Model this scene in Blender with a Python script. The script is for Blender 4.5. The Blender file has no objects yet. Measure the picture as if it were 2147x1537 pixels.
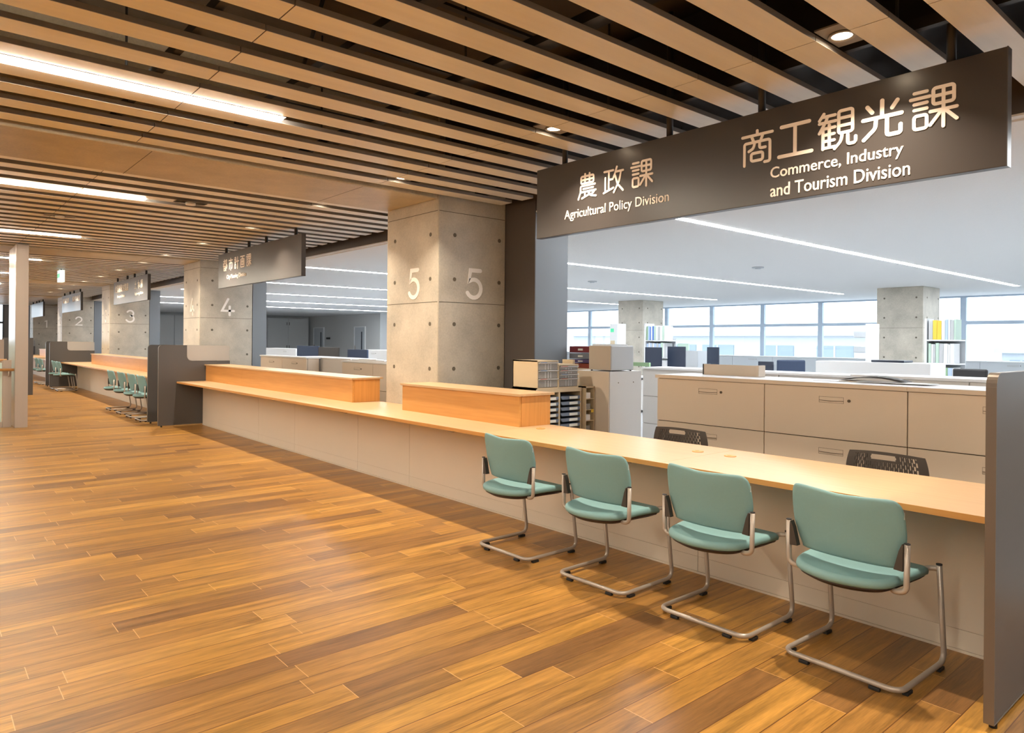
import bpy, bmesh, math, random
from mathutils import Vector, Matrix
random.seed(7)
sc = bpy.context.scene
COL = sc.collection
PI = math.pi

# ---------------------------------------------------------------- camera, world, exposure
yaw, roll, H = -0.8619, 0.0085, 1.40
Fw = Vector((math.sin(yaw), math.cos(yaw), 0)); R0 = Vector((math.cos(yaw), -math.sin(yaw), 0)); U0 = Vector((0, 0, 1))
Rt = R0*math.cos(roll) + U0*math.sin(roll); Up = -R0*math.sin(roll) + U0*math.cos(roll)
cd = bpy.data.cameras.new('camera'); cam = bpy.data.objects.new('camera', cd); COL.objects.link(cam)
M = Matrix.Identity(4)
for i in range(3):
    M[i][0] = Rt[i]; M[i][1] = Up[i]; M[i][2] = -Fw[i]
M[2][3] = H
cam.matrix_world = M
cd.sensor_width = 36.0; cd.lens = 36*1472/2147; cd.shift_y = -(768.5-717)/2147; cd.clip_end = 300; cd.clip_start = 0.02
sc.camera = cam
w = bpy.data.worlds.new('sky'); sc.world = w; w.use_nodes = True
bg = w.node_tree.nodes['Background']; bg.inputs[0].default_value = (0.86, 0.94, 1.0, 1); bg.inputs[1].default_value = 3.4
sc.view_settings.view_transform = 'Standard'; sc.view_settings.look = 'None'
sc.view_settings.exposure = 0.14; sc.view_settings.gamma = 1.0; sc.view_settings.use_curve_mapping = False
sc.cycles.use_denoising = True
sc.cycles.max_bounces = 8; sc.cycles.diffuse_bounces = 5; sc.cycles.glossy_bounces = 4
sc.cycles.transparent_max_bounces = 12
sc.cycles.sample_clamp_indirect = 6.0; sc.cycles.caustics_reflective = False; sc.cycles.caustics_refractive = False
WARM = (1.0, 0.835, 0.64)        # colour of the hall's lamps
TUBE_E, DOWN_W, OFF_E = 102.0, 26.0, 68.0

# ---------------------------------------------------------------- materials
def mat(name, col, rough=0.5, metal=0.0, spec=0.5, emit=None, es=0.0, noise=0.0, nscale=20.0, bump=0.0, bscale=200.0, coat=0.0):
    m = bpy.data.materials.new(name); m.use_nodes = True
    nt = m.node_tree; b = nt.nodes['Principled BSDF']
    b.inputs['Base Color'].default_value = (*col, 1); b.inputs['Roughness'].default_value = rough
    b.inputs['Metallic'].default_value = metal; b.inputs['Specular IOR Level'].default_value = spec
    b.inputs['Coat Weight'].default_value = coat
    if emit:
        b.inputs['Emission Color'].default_value = (*emit, 1); b.inputs['Emission Strength'].default_value = es
    if noise or bump:
        tc = nt.nodes.new('ShaderNodeTexCoord')
    if noise:
        n = nt.nodes.new('ShaderNodeTexNoise'); n.inputs['Scale'].default_value = nscale; n.inputs['Detail'].default_value = 6
        nt.links.new(tc.outputs['Object'], n.inputs['Vector'])
        mx = nt.nodes.new('ShaderNodeMix'); mx.data_type = 'RGBA'
        mx.inputs['A'].default_value = (*[c*(1-noise) for c in col], 1); mx.inputs['B'].default_value = (*[min(1, c*(1+noise)) for c in col], 1)
        nt.links.new(n.outputs['Fac'], mx.inputs['Factor']); nt.links.new(mx.outputs['Result'], b.inputs['Base Color'])
    if bump:
        n2 = nt.nodes.new('ShaderNodeTexNoise'); n2.inputs['Scale'].default_value = bscale
        nt.links.new(tc.outputs['Object'], n2.inputs['Vector'])
        bp = nt.nodes.new('ShaderNodeBump'); bp.inputs['Strength'].default_value = bump; bp.inputs['Distance'].default_value = 0.01
        nt.links.new(n2.outputs['Fac'], bp.inputs['Height']); nt.links.new(bp.outputs['Normal'], b.inputs['Normal'])
    return m

def N(nt, t, **k):
    n = nt.nodes.new(t)
    for a, v in k.items(): setattr(n, a, v)
    return n
def mth(nt, op, a, b=None):
    n = nt.nodes.new('ShaderNodeMath'); n.operation = op
    for i, v in enumerate((a, b)):
        if v is None: continue
        if isinstance(v, (int, float)): n.inputs[i].default_value = v
        else: nt.links.new(v, n.inputs[i])
    return n.outputs[0]

def floor_material():
    m = bpy.data.materials.new('wood_floor'); m.use_nodes = True; nt = m.node_tree; b = nt.nodes['Principled BSDF']
    tc = N(nt, 'ShaderNodeTexCoord'); sp = N(nt, 'ShaderNodeSeparateXYZ'); nt.links.new(tc.outputs['Object'], sp.inputs[0])
    X, Y = sp.outputs[0], sp.outputs[1]
    xs = mth(nt, 'DIVIDE', mth(nt, 'ADD', X, 3.468+14.25), 0.1425); row = mth(nt, 'FLOOR', xs); fx = mth(nt, 'FRACT', xs)
    wn = N(nt, 'ShaderNodeTexWhiteNoise', noise_dimensions='1D'); nt.links.new(row, wn.inputs['W'])
    ys = mth(nt, 'ADD', mth(nt, 'DIVIDE', Y, 0.97), mth(nt, 'MULTIPLY', wn.outputs['Value'], 7.3)); cell = mth(nt, 'FLOOR', ys); fy = mth(nt, 'FRACT', ys)
    cb = N(nt, 'ShaderNodeCombineXYZ'); nt.links.new(row, cb.inputs[0]); nt.links.new(cell, cb.inputs[1])
    w2 = N(nt, 'ShaderNodeTexWhiteNoise', noise_dimensions='3D'); nt.links.new(cb.outputs[0], w2.inputs['Vector'])
    ramp = N(nt, 'ShaderNodeValToRGB'); nt.links.new(w2.outputs['Value'], ramp.inputs[0])
    cr = ramp.color_ramp; cr.elements[0].position = 0.0; cr.elements[0].color = (0.215, 0.104, 0.034, 1)
    cr.elements[1].position = 1.0; cr.elements[1].color = (0.50, 0.265, 0.068, 1)
    for p, c in ((0.15, (0.30, 0.150, 0.041, 1)), (0.5, (0.37, 0.186, 0.044, 1)), (0.75, (0.41, 0.207, 0.045, 1)), (0.9, (0.46, 0.24, 0.050, 1))):
        e = cr.elements.new(p); e.color = c
    # grain, stretched along the board, moved per board
    mp = N(nt, 'ShaderNodeCombineXYZ')
    nt.links.new(mth(nt, 'MULTIPLY', X, 26.0), mp.inputs[0]); nt.links.new(mth(nt, 'MULTIPLY', Y, 1.7), mp.inputs[1])
    nt.links.new(mth(nt, 'MULTIPLY', w2.outputs['Value'], 60.0), mp.inputs[2])
    g = N(nt, 'ShaderNodeTexNoise'); g.inputs['Scale'].default_value = 1.0; g.inputs['Detail'].default_value = 6; g.inputs['Distortion'].default_value = 0.6
    nt.links.new(mp.outputs[0], g.inputs['Vector'])
    g2 = N(nt, 'ShaderNodeTexNoise'); g2.inputs['Scale'].default_value = 7.0; g2.inputs['Detail'].default_value = 3
    nt.links.new(mp.outputs[0], g2.inputs['Vector'])
    gv = mth(nt, 'ADD', mth(nt, 'MULTIPLY', g.outputs['Fac'], 0.85), mth(nt, 'MULTIPLY', g2.outputs['Fac'], 0.35))
    gm = N(nt, 'ShaderNodeMapRange'); gm.inputs[1].default_value = 0.40; gm.inputs[2].default_value = 0.80; gm.inputs[3].default_value = 0.50; gm.inputs[4].default_value = 1.30
    nt.links.new(gv, gm.inputs[0])
    mul = N(nt, 'ShaderNodeVectorMath', operation='SCALE'); nt.links.new(ramp.outputs[0], mul.inputs[0]); nt.links.new(gm.outputs[0], mul.inputs['Scale'])
    # joints: dark along the length, pale at board ends
    ex = mth(nt, 'MINIMUM', fx, mth(nt, 'SUBTRACT', 1.0, fx)); jx = mth(nt, 'LESS_THAN', ex, 0.014)
    ey = mth(nt, 'MINIMUM', fy, mth(nt, 'SUBTRACT', 1.0, fy)); jy = mth(nt, 'LESS_THAN', ey, 0.0016)
    m1 = N(nt, 'ShaderNodeMix', data_type='RGBA'); nt.links.new(jy, m1.inputs['Factor']); nt.links.new(mul.outputs[0], m1.inputs['A']); m1.inputs['B'].default_value = (0.62, 0.36, 0.15, 1)
    m2 = N(nt, 'ShaderNodeMix', data_type='RGBA'); nt.links.new(jx, m2.inputs['Factor']); nt.links.new(m1.outputs['Result'], m2.inputs['A']); m2.inputs['B'].default_value = (0.12, 0.045, 0.012, 1)
    nt.links.new(m2.outputs['Result'], b.inputs['Base Color'])
    b.inputs['Roughness'].default_value = 0.30; b.inputs['Specular IOR Level'].default_value = 0.42
    rr = N(nt, 'ShaderNodeMapRange'); rr.inputs[3].default_value = 0.26; rr.inputs[4].default_value = 0.42; nt.links.new(g.outputs['Fac'], rr.inputs[0]); nt.links.new(rr.outputs[0], b.inputs['Roughness'])
    return m

def grain_material(name, c1, c2, rough, axis=0, k=2.0, kk=34.0, spec=0.4):
    m = bpy.data.materials.new(name); m.use_nodes = True; nt = m.node_tree; b = nt.nodes['Principled BSDF']
    tc = N(nt, 'ShaderNodeTexCoord'); mp = N(nt, 'ShaderNodeMapping')
    s = [kk, kk, kk]; s[axis] = k; mp.inputs['Scale'].default_value = s
    nt.links.new(tc.outputs['Object'], mp.inputs['Vector'])
    g = N(nt, 'ShaderNodeTexNoise'); g.inputs['Scale'].default_value = 1.0; g.inputs['Detail'].default_value = 8
    nt.links.new(mp.outputs[0], g.inputs['Vector'])
    mx = N(nt, 'ShaderNodeMix', data_type='RGBA'); mx.inputs['A'].default_value = (*c1, 1); mx.inputs['B'].default_value = (*c2, 1)
    mr = N(nt, 'ShaderNodeMapRange'); mr.inputs[1].default_value = .3; mr.inputs[2].default_value = .7; nt.links.new(g.outputs['Fac'], mr.inputs[0])
    nt.links.new(mr.outputs[0], mx.inputs['Factor']); nt.links.new(mx.outputs['Result'], b.inputs['Base Color'])
    b.inputs['Roughness'].default_value = rough; b.inputs['Specular IOR Level'].default_value = spec
    return m

def concrete_material(name, c, rough=0.45, spec=0.5):
    m = bpy.data.materials.new(name); m.use_nodes = True; nt = m.node_tree; b = nt.nodes['Principled BSDF']
    tc = N(nt, 'ShaderNodeTexCoord')
    a = N(nt, 'ShaderNodeTexNoise'); a.inputs['Scale'].default_value = 2.2; a.inputs['Detail'].default_value = 9; a.inputs['Roughness'].default_value = .62
    f = N(nt, 'ShaderNodeTexNoise'); f.inputs['Scale'].default_value = 55; f.inputs['Detail'].default_value = 4
    nt.links.new(tc.outputs['Object'], a.inputs['Vector']); nt.links.new(tc.outputs['Object'], f.inputs['Vector'])
    v = mth(nt, 'ADD', mth(nt, 'MULTIPLY', a.outputs['Fac'], .75), mth(nt, 'MULTIPLY', f.outputs['Fac'], .25))
    r = N(nt, 'ShaderNodeValToRGB'); nt.links.new(v, r.inputs[0])
    r.color_ramp.elements[0].position = .33; r.color_ramp.elements[0].color = (*[q*.72 for q in c], 1)
    r.color_ramp.elements[1].position = .68; r.color_ramp.elements[1].color = (*[q*1.16 for q in c], 1)
    # small air voids
    vo = N(nt, 'ShaderNodeTexVoronoi'); vo.inputs['Scale'].default_value = 16; nt.links.new(tc.outputs['Object'], vo.inputs['Vector'])
    pit = mth(nt, 'LESS_THAN', vo.outputs['Distance'], 0.055)
    mx = N(nt, 'ShaderNodeMix', data_type='RGBA'); nt.links.new(mth(nt, 'MULTIPLY', pit, .6), mx.inputs['Factor']); nt.links.new(r.outputs[0], mx.inputs['A'])
    mx.inputs['B'].default_value = (*[q*.4 for q in c], 1); nt.links.new(mx.outputs['Result'], b.inputs['Base Color'])
    bp = N(nt, 'ShaderNodeBump'); bp.inputs['Strength'].default_value = .12; bp.inputs['Distance'].default_value = .01
    nt.links.new(v, bp.inputs['Height']); nt.links.new(bp.outputs['Normal'], b.inputs['Normal'])
    b.inputs['Roughness'].default_value = rough; b.inputs['Specular IOR Level'].default_value = spec
    return m

def glass_material(name, tint=(1, 1, 1), gloss=0.08, haze=0.0, hazecol=(.8, .8, .8)):
    m = bpy.data.materials.new(name); m.use_nodes = True; nt = m.node_tree; nt.nodes.clear()
    o = N(nt, 'ShaderNodeOutputMaterial'); t = N(nt, 'ShaderNodeBsdfTransparent'); t.inputs[0].default_value = (*tint, 1)
    g = N(nt, 'ShaderNodeBsdfGlossy'); g.inputs['Roughness'].default_value = .02
    mx = N(nt, 'ShaderNodeMixShader'); mx.inputs[0].default_value = gloss
    nt.links.new(t.outputs[0], mx.inputs[1]); nt.links.new(g.outputs[0], mx.inputs[2]); out = mx.outputs[0]
    if haze:
        d = N(nt, 'ShaderNodeBsdfDiffuse'); d.inputs[0].default_value = (*hazecol, 1)
        m2 = N(nt, 'ShaderNodeMixShader'); m2.inputs[0].default_value = haze
        nt.links.new(out, m2.inputs[1]); nt.links.new(d.outputs[0], m2.inputs[2]); out = m2.outputs[0]
    nt.links.new(out, o.inputs[0]); return m

MT = {}
MT['floor'] = floor_material()
MT['carpet'] = mat('grey_carpet', (.36, .37, .38), .95, noise=.2, nscale=300)
MT['beech'] = grain_material('beech_laminate', (.50, .335, .185), (.565, .38, .215), .38, 0, 2.2, 40, .45)
MT['riserwood'] = grain_material('beech_riser_front', (.58, .29, .085), (.66, .34, .105), .42, 0, 2.0, 42, .35)
MT['riserend'] = grain_material('beech_riser_end', (.58, .275, .075), (.68, .33, .10), .42, 2, 2.0, 42, .35)
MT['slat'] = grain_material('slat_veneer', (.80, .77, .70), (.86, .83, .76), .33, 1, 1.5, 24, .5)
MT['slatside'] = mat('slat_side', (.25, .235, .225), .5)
MT['concrete'] = concrete_material('concrete', (.49, .455, .385))
MT['beamc'] = concrete_material('beam_concrete', (.50, .43, .31), .42)
MT['tie'] = mat('tie_hole', (.12, .105, .08), .8)
MT['slab'] = mat('plenum_slab', (.10, .078, .055), .9, noise=.35, nscale=4)
MT['black'] = mat('black_steel', (.018, .017, .018), .5)
MT['duct'] = mat('dark_duct', (.012, .011, .014), .6)
MT['fascia'] = mat('grey_metal_warm_lit', (.088, .076, .071), .42, .0, .5)  # grey metal; brown cast of the warm hall light put into the colour
MT['panel'] = mat('charcoal_laminate', (.080, .077, .078), .42, .0, .5)
MT['edge'] = mat('grey_edge_band', (.16, .135, .115), .3, .3)
MT['sign'] = mat('sign_board', (.046, .040, .038), .28, .0, .5)
MT['signedge'] = mat('sign_edge', (.07, .065, .065), .35)
MT['letter'] = mat('sign_letters', (.92, .84, .76), .5)
MT['numeral'] = mat('column_numeral', (.90, .87, .84), .5)
MT['ctrbase'] = mat('counter_front_laminate', (.68, .62, .54), .6, noise=.02, nscale=3)
MT['seam'] = mat('seam', (.20, .16, .12), .7)
MT['teal'] = mat('teal_upholstery', (.19, .36, .385), .62, noise=.04, nscale=90, bump=.05, bscale=900)
MT['shell'] = mat('black_shell', (.02, .012, .012), .5)
MT['tube'] = mat('satin_steel_tube', (.42, .38, .345), .36, .35)
MT['rubber'] = mat('black_rubber', (.010, .010, .012), .6)
MT['bracket'] = mat('dark_plastic', (.045, .038, .034), .5)
MT['tag'] = mat('white_tag', (.75, .75, .72), .6)
MT['meshblack'] = mat('staff_chair_plastic', (.050, .040, .034), .5)
MT['cab'] = mat('beige_cabinet', (.70, .61, .51), .55)
MT['cabdark'] = mat('cabinet_gap', (.10, .075, .055), .8)
MT['boxfront'] = mat('taupe_sheet', (.46, .41, .35), .5)
MT['wht'] = mat('white_laminate', (.80, .82, .84), .4)
MT['cabw'] = mat('white_cabinet', (.72, .71, .70), .5)
MT['cabb'] = mat('grey_cabinet', (.56, .60, .64), .5)
MT['lock'] = mat('lock_brass', (.10, .08, .055), .4, .6)
MT['tan'] = mat('tan_plastic_case', (.60, .49, .33), .55)
MT['blue'] = mat('blue_tray', (.15, .19, .27), .3)
MT['label'] = mat('paper_label', (.78, .80, .76), .7)
MT['clear'] = mat('clear_drawer', (.27, .26, .25), .2, noise=.35, nscale=120)
MT['offceil'] = mat('office_ceiling', (.88, .88, .88), .85, bump=.25, bscale=60)
MT['offwall'] = mat('office_wall', (.62, .63, .63), .8)
MT['whitewall'] = mat('white_wall', (.78, .78, .77), .7)
MT['winframe'] = mat('window_frame', (.50, .60, .72), .4)
MT['greyblue'] = mat('grey_metal_cool_lit', (.165, .185, .21), .45)  # same grey metal; blue cast of the cool office light painted in
MT['monitor'] = mat('monitor_black', (.025, .035, .06), .35)
MT['navy'] = mat('navy_screen', (.03, .05, .10), .6)
MT['glass'] = glass_material('window_glass', (.97, .985, 1), .05)
MT['frost'] = glass_material('frosted_acrylic', (.9, .9, .88), .04, .72, (.50, .48, .46))
MT['railglass'] = glass_material('railing_glass', (.8, .95, .9), .12, .55, (.72, .86, .84))
MT['post'] = mat('brushed_post_metal', (.42, .36, .32), .28, .55)
MT['postside'] = mat('taupe_painted_metal', (.36, .31, .275), .5)
MT['rail'] = mat('wood_handrail', (.62, .33, .11), .4)
MT['lamp'] = mat('tube_lamp', (1, 1, 1), .5, emit=(1.0, .87, .69), es=TUBE_E)
MT['olamp'] = mat('office_lamp', (1, 1, 1), .5, emit=(.93, .97, 1.0), es=OFF_E)
MT['dlens'] = mat('downlight_lens', (1, 1, 1), .5, emit=(1.0, .80, .55), es=40)
MT['dtrim'] = mat('downlight_trim', (.30, .26, .22), .35, .3)
MT['outwall'] = mat('outside_wall', (.50, .54, .58), .8)
MT['outwin'] = mat('outside_window', (.27, .34, .41), .6)
MT['ground'] = mat('outside_ground', (.55, .57, .58), .9)
MT['green'] = mat('exit_green', (.02, .35, .18), .5, emit=(.15, .8, .45), es=.6)
MT['exitw'] = mat('exit_white', (.8, .85, .82), .5, emit=(.8, 1, .95), es=.8)

# ---------------------------------------------------------------- mesh helpers
class MB:
    def __init__(s): s.bm = bmesh.new(); s.cur = 0
    def box(s, x0, x1, y0, y1, z0, z1, mi=0, bev=0.0):
        r = bmesh.ops.create_cube(s.bm, size=1)
        for v in r['verts']:
            v.co = Vector(((x0+x1)/2 + v.co.x*(x1-x0), (y0+y1)/2 + v.co.y*(y1-y0), (z0+z1)/2 + v.co.z*(z1-z0)))
        fs = list({f for v in r['verts'] for f in v.link_faces})
        for f in fs: f.material_index = mi
        if bev:
            es = list({e for v in r['verts'] for e in v.link_edges})
            bmesh.ops.bevel(s.bm, geom=es, offset=bev, segments=2, profile=.5, affect='EDGES', clamp_overlap=True)
        return s
    def prism(s, pts, axis, a, b, mi=0):
        """closed outline in the plane normal to axis, extruded from a to b"""
        def co(p, t):
            if axis == 'x': return Vector((t, p[0], p[1]))
            if axis == 'y': return Vector((p[0], t, p[1]))
            return Vector((p[0], p[1], t))
        va = [s.bm.verts.new(co(p, a)) for p in pts]; vb = [s.bm.verts.new(co(p, b)) for p in pts]
        fs = [s.bm.faces.new(va), s.bm.faces.new(vb[::-1])]
        n = len(pts)
        for i in range(n): fs.append(s.bm.faces.new((va[i], vb[i], vb[(i+1) % n], va[(i+1) % n])))
        for f in fs: f.material_index = mi
        return s
    def cyl(s, c, r, h, axis='z', mi=0, n=20, r2=None):
        rot = {'z': Matrix.Identity(4), 'x': Matrix.Rotation(PI/2, 4, 'Y'), 'y': Matrix.Rotation(-PI/2, 4, 'X')}[axis]
        q = bmesh.ops.create_cone(s.bm, cap_ends=True, segments=n, radius1=r, radius2=r if r2 is None else r2, depth=h, matrix=Matrix.Translation(Vector(c)) @ rot)
        for f in {f for v in q['verts'] for f in v.link_faces}: f.material_index = mi; f.smooth = len(f.verts) == 4
        return s
    def tube(s, pts, r, n=12, mi=0, caps=True):
        pts = [Vector(p) for p in pts]; rings = []
        t0 = (pts[1]-pts[0]).normalized(); up = Vector((0, 0, 1)) if abs(t0.z) < .9 else Vector((1, 0, 0))
        nrm = t0.cross(up).normalized()
        for i, p in enumerate(pts):
            a = (pts[i]-pts[i-1]).normalized() if i else t0
            b = (pts[i+1]-pts[i]).normalized() if i < len(pts)-1 else a
            t = (a+b).normalized(); nrm = (nrm - t*nrm.dot(t)).normalized(); bi = t.cross(nrm)
            rings.append([s.bm.verts.new(p + (nrm*math.cos(2*PI*k/n) + bi*math.sin(2*PI*k/n))*r) for k in range(n)])
        for i in range(len(rings)-1):
            for k in range(n):
                f = s.bm.faces.new((rings[i][k], rings[i][(k+1) % n], rings[i+1][(k+1) % n], rings[i+1][k])); f.smooth = True; f.material_index = mi
        if caps:
            for rg in (rings[0][::-1], rings[-1]):
                f = s.bm.faces.new(rg); f.material_index = mi
        return s
    def loft(s, rings, mi=0, smooth=True):
        vr = [[s.bm.verts.new(p) for p in rg] for rg in rings]; n = len(vr[0])
        for i in range(len(vr)-1):
            for k in range(n):
                f = s.bm.faces.new((vr[i][k], vr[i][(k+1) % n], vr[i+1][(k+1) % n], vr[i+1][k])); f.smooth = smooth; f.material_index = mi
        for rg in (vr[0][::-1], vr[-1]):
            f = s.bm.faces.new(rg); f.smooth = smooth; f.material_index = mi
        return s
    def build(s, name, mats, parent=None, off=None):
        bmesh.ops.recalc_face_normals(s.bm, faces=s.bm.faces)
        me = bpy.data.meshes.new(name); s.bm.to_mesh(me); s.bm.free()
        for m in (mats if isinstance(mats, (list, tuple)) else [mats]): me.materials.append(MT[m])
        o = bpy.data.objects.new(name, me); COL.objects.link(o)
        if off is not None: o.location = off
        if parent is not None: o.parent = parent
        return o

def tag(o, label=None, cat=None, group=None, kind=None):
    if label: o['label'] = label
    if cat: o['category'] = cat
    if group: o['group'] = group
    if kind: o['kind'] = kind
    return o
def thing(name, label, cat, loc=(0, 0, 0), rz=0, group=None):
    o = bpy.data.objects.new(name, None); COL.objects.link(o); o.empty_display_size = .1
    o.location = loc; o.rotation_euler = (0, 0, rz)
    return tag(o, label, cat, group)
def copy_tree(o, loc=None, rz=None, label=None, group=None, parent=None):
    c = o.copy(); COL.objects.link(c)
    if parent is not None: c.parent = parent
    if loc is not None: c.location = loc
    if rz is not None: c.rotation_euler = (0, 0, rz)
    if label: c['label'] = label
    if group: c['group'] = group
    for ch in KIDS.get(o.name, []): copy_tree(ch, parent=c)
    return c
KIDS = {}
def index_children():
    KIDS.clear()
    for o in COL.objects:
        if o.parent: KIDS.setdefault(o.parent.name, []).append(o)
def struct(name, mb, mats):
    return tag(mb.build(name, mats), kind='structure')
def fillet(pts, r, n=6):
    P = [Vector(p) for p in pts]; out = [P[0]]
    for i in range(1, len(P)-1):
        a, b, c = P[i-1], P[i], P[i+1]; u = (a-b); v = (c-b); d = min(r, u.length*.49, v.length*.49)
        p0 = b + u.normalized()*d; p1 = b + v.normalized()*d
        for k in range(n+1):
            t = k/n; out.append(p0*(1-t)**2 + b*2*t*(1-t) + p1*t*t)
    out.append(P[-1]); return out
def catmull(pts, n=6):
    out = []; m = len(pts)
    for i in range(m):
        p0, p1, p2, p3 = [Vector(pts[(i+k-1) % m]) for k in range(4)]
        for k in range(n):
            t = k/n
            out.append(.5*((2*p1) + (-p0+p2)*t + (2*p0-5*p1+4*p2-p3)*t*t + (-p0+3*p1-3*p2+p3)*t**3))
    return out

def text(body, name, x0, x1, z0, y, parent, mat_='letter', off=.0, ht=None, face='-y', depth=.004, label=None):
    """lettering from x0 to x1, standing on z0, height ht"""
    cu = bpy.data.curves.new(name, 'FONT'); cu.body = body; cu.size = 1; cu.extrude = 0.01; cu.offset = off; cu.resolution_u = 3
    ob = bpy.data.objects.new(name, cu); COL.objects.link(ob); bpy.context.view_layer.update()
    dg = bpy.context.evaluated_depsgraph_get(); me = bpy.data.meshes.new_from_object(ob.evaluated_get(dg))
    bpy.data.objects.remove(ob)
    xs = [v.co.x for v in me.vertices]; ys = [v.co.y for v in me.vertices]
    sx = (x1-x0)/(max(xs)-min(xs)); sy = sx if ht is None else ht/(max(ys)-min(ys))
    mx, my = min(xs), min(ys)
    for v in me.vertices:
        px = x0 + (v.co.x-mx)*sx; pz = z0 + (v.co.y-my)*sy; d = (v.co.z+.01)/.02*depth
        v.co = Vector((px, y-d, pz)) if face == '-y' else Vector((y+d, px, pz))
    me.name = name; me.materials.clear(); me.materials.append(MT[mat_])
    o = bpy.data.objects.new(name, me); COL.objects.link(o); o.parent = parent
    if parent is not None and parent.location.length: o.matrix_parent_inverse = Matrix.Translation(-parent.location)
    if label: o['label'] = label
    return o

# ---------------------------------------------------------------- room shell
PER = 7.66                                  # spacing of the concrete frame along the counter
CX = [-5.85 - PER*k for k in range(-2, 5)]  # +x faces of the columns
COLX = CX[2:]                               # the five columns in view: 5, 4, 3, 2, 1
HY0 = -7.5
struct('floor', MB().box(-40, 9, HY0, 4.6, -.2, 0), 'floor')
struct('floor', MB().box(-40, 9, 4.6, 21.8, -.2, 0), 'carpet')
SLAB = struct('ceiling', MB().box(-40, 9, HY0, 4.97, 3.75, 3.9), 'slab')
struct('ceiling', MB().box(-38.2, 9, 5.001, 21.8, 2.74, 3.0), 'offceil')
struct('wall_right', MB().box(9, 9.2, HY0, 21.8, 0, 3.9), 'whitewall')
struct('wall_front', MB().box(-40, 9, HY0-.2, HY0, 0, 3.9), 'whitewall')
struct('wall_left', MB().box(-38.1, -37.9, 4.85, 21.8, 0, 3.0), 'offwall')
struct('wall_left', MB().box(-40.2, -40, 3.3, 5.2, 0, 3.9).box(-40.2, -40, HY0, 3.3, 2.95, 3.9), 'fascia')
struct('wall_back', MB().box(-37.9, -29.9, 17.24, 21.7, 0, 2.74), 'offwall')
struct('wall_back', MB().box(-29.9, 9, 21.5, 21.7, 0, .95), 'whitewall')
# fascia above the counter opening and its pale underside
struct('trim_1', MB().box(-38, 9, 4.925, 4.99, 2.764, 3.75), 'fascia')
struct('trim_2', MB().box(-38, 9, 4.922, 5.0, 2.752, 2.7635), 'whitewall')
for i in range(2): pass

def window_bay(n, axis, a0, a1, p, z0, z1, zt, frame='winframe', th=.10, w=.07):
    m = MB()
    def bx(u0, u1, z_0, z_1, t=th):
        if axis == 'x': m.box(u0, u1, p-t/2, p+t/2, z_0, z_1)
        else: m.box(p-t/2, p+t/2, u0, u1, z_0, z_1)
    bx(a0, a0+w, z0, z1); bx(a1-w, a1, z0, z1); bx(a0+w, a1-w, z0, z0+w*.6); bx(a0+w, a1-w, z1-w*.6, z1); bx(a0+w, a1-w, zt-.045, zt+.045)
    o = struct('window_%d' % n, m, frame)
    g = MB()
    if axis == 'x': g.box(a0+w, a1-w, p-.006, p+.006, z0+w*.6, z1-w*.6)
    else: g.box(p-.006, p+.006, a0+w, a1-w, z0+w*.6, z1-w*.6)
    g.build('window_pane', 'glass', o)
    return o
n = 1
x = 7.3
edges = [-29.9 + 1.955*k for k in range(0, 20)]
for a, b in zip(edges[:-1], edges[1:]):
    window_bay(n, 'x', a, b, 21.55, .95, 2.74, 2.02); n += 1
for k in range(9):
    window_bay(n, 'y', HY0 + 1.2*k, HY0 + 1.2*(k+1), -40.05, 0.0, 2.95, 2.1, th=.14, w=.05, frame='black'); n += 1

# ---------------------------------------------------------------- concrete columns and beams
def stroke(m, pts, wdt, to3, d0, d1):
    """rounded flat stroke of width wdt along 2-D pts"""
    r = wdt/2; P = [Vector(p) for p in pts]; L, Rr = [], []
    for i, p in enumerate(P):
        a = (P[i]-P[i-1]).normalized() if i else (P[1]-P[0]).normalized()
        b = (P[i+1]-P[i]).normalized() if i < len(P)-1 else a
        t = (a+b).normalized(); nn = Vector((-t.y, t.x)); k = 1/max(.6, t.dot(b)); L.append(p+nn*r*k); Rr.append(p-nn*r*k)
    t = (P[-1]-P[-2]).normalized(); ang = math.atan2(t.y, t.x)
    cap1 = [P[-1]+Vector((math.cos(ang+PI/2-PI*k/8), math.sin(ang+PI/2-PI*k/8)))*r for k in range(1, 8)]
    t = (P[0]-P[1]).normalized(); ang = math.atan2(t.y, t.x)
    cap0 = [P[0]+Vector((math.cos(ang+PI/2-PI*k/8), math.sin(ang+PI/2-PI*k/8)))*r for k in range(1, 8)]
    quads = [(L[i], L[i+1], Rr[i+1], Rr[i]) for i in range(len(P)-1)]
    def face(poly):
        va = [m.bm.verts.new(to3(q, d0)) for q in poly]; vb = [m.bm.verts.new(to3(q, d1)) for q in poly]
        m.bm.faces.new(vb)
        for i in range(len(poly)): m.bm.faces.new((va[i], va[(i+1) % len(poly)], vb[(i+1) % len(poly)], vb[i]))
    for q in quads: face(q)
    face([L[-1]]+cap1+[Rr[-1]]); face([Rr[0]]+cap0+[L[0]])
def arc(cx, cy, rx, ry, a0, a1, n=14):
    return [(cx+rx*math.cos(math.radians(a0+(a1-a0)*k/n)), cy+ry*math.sin(math.radians(a0+(a1-a0)*k/n))) for k in range(n+1)]
DIG = {'5': [[(.20, .305), (.07, .305), (.055, .19)] + arc(.115, .115, .095, .095, 120, -150, 16)],
       '4': [[(.13, .32), (.02, .10), (.235, .10)], [(.16, .18), (.16, .02)]],
       '3': [arc(.115, .245, .078, .075, 150, -80, 12) + arc(.11, .10, .095, .085, 80, -155, 14)],
       '2': [arc(.12, .225, .09, .085, 165, -35, 12) + [(.03, .03), (.215, .03)]],
       '1': [[(.06, .29), (.12, .31), (.12, .03)]]}
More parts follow.
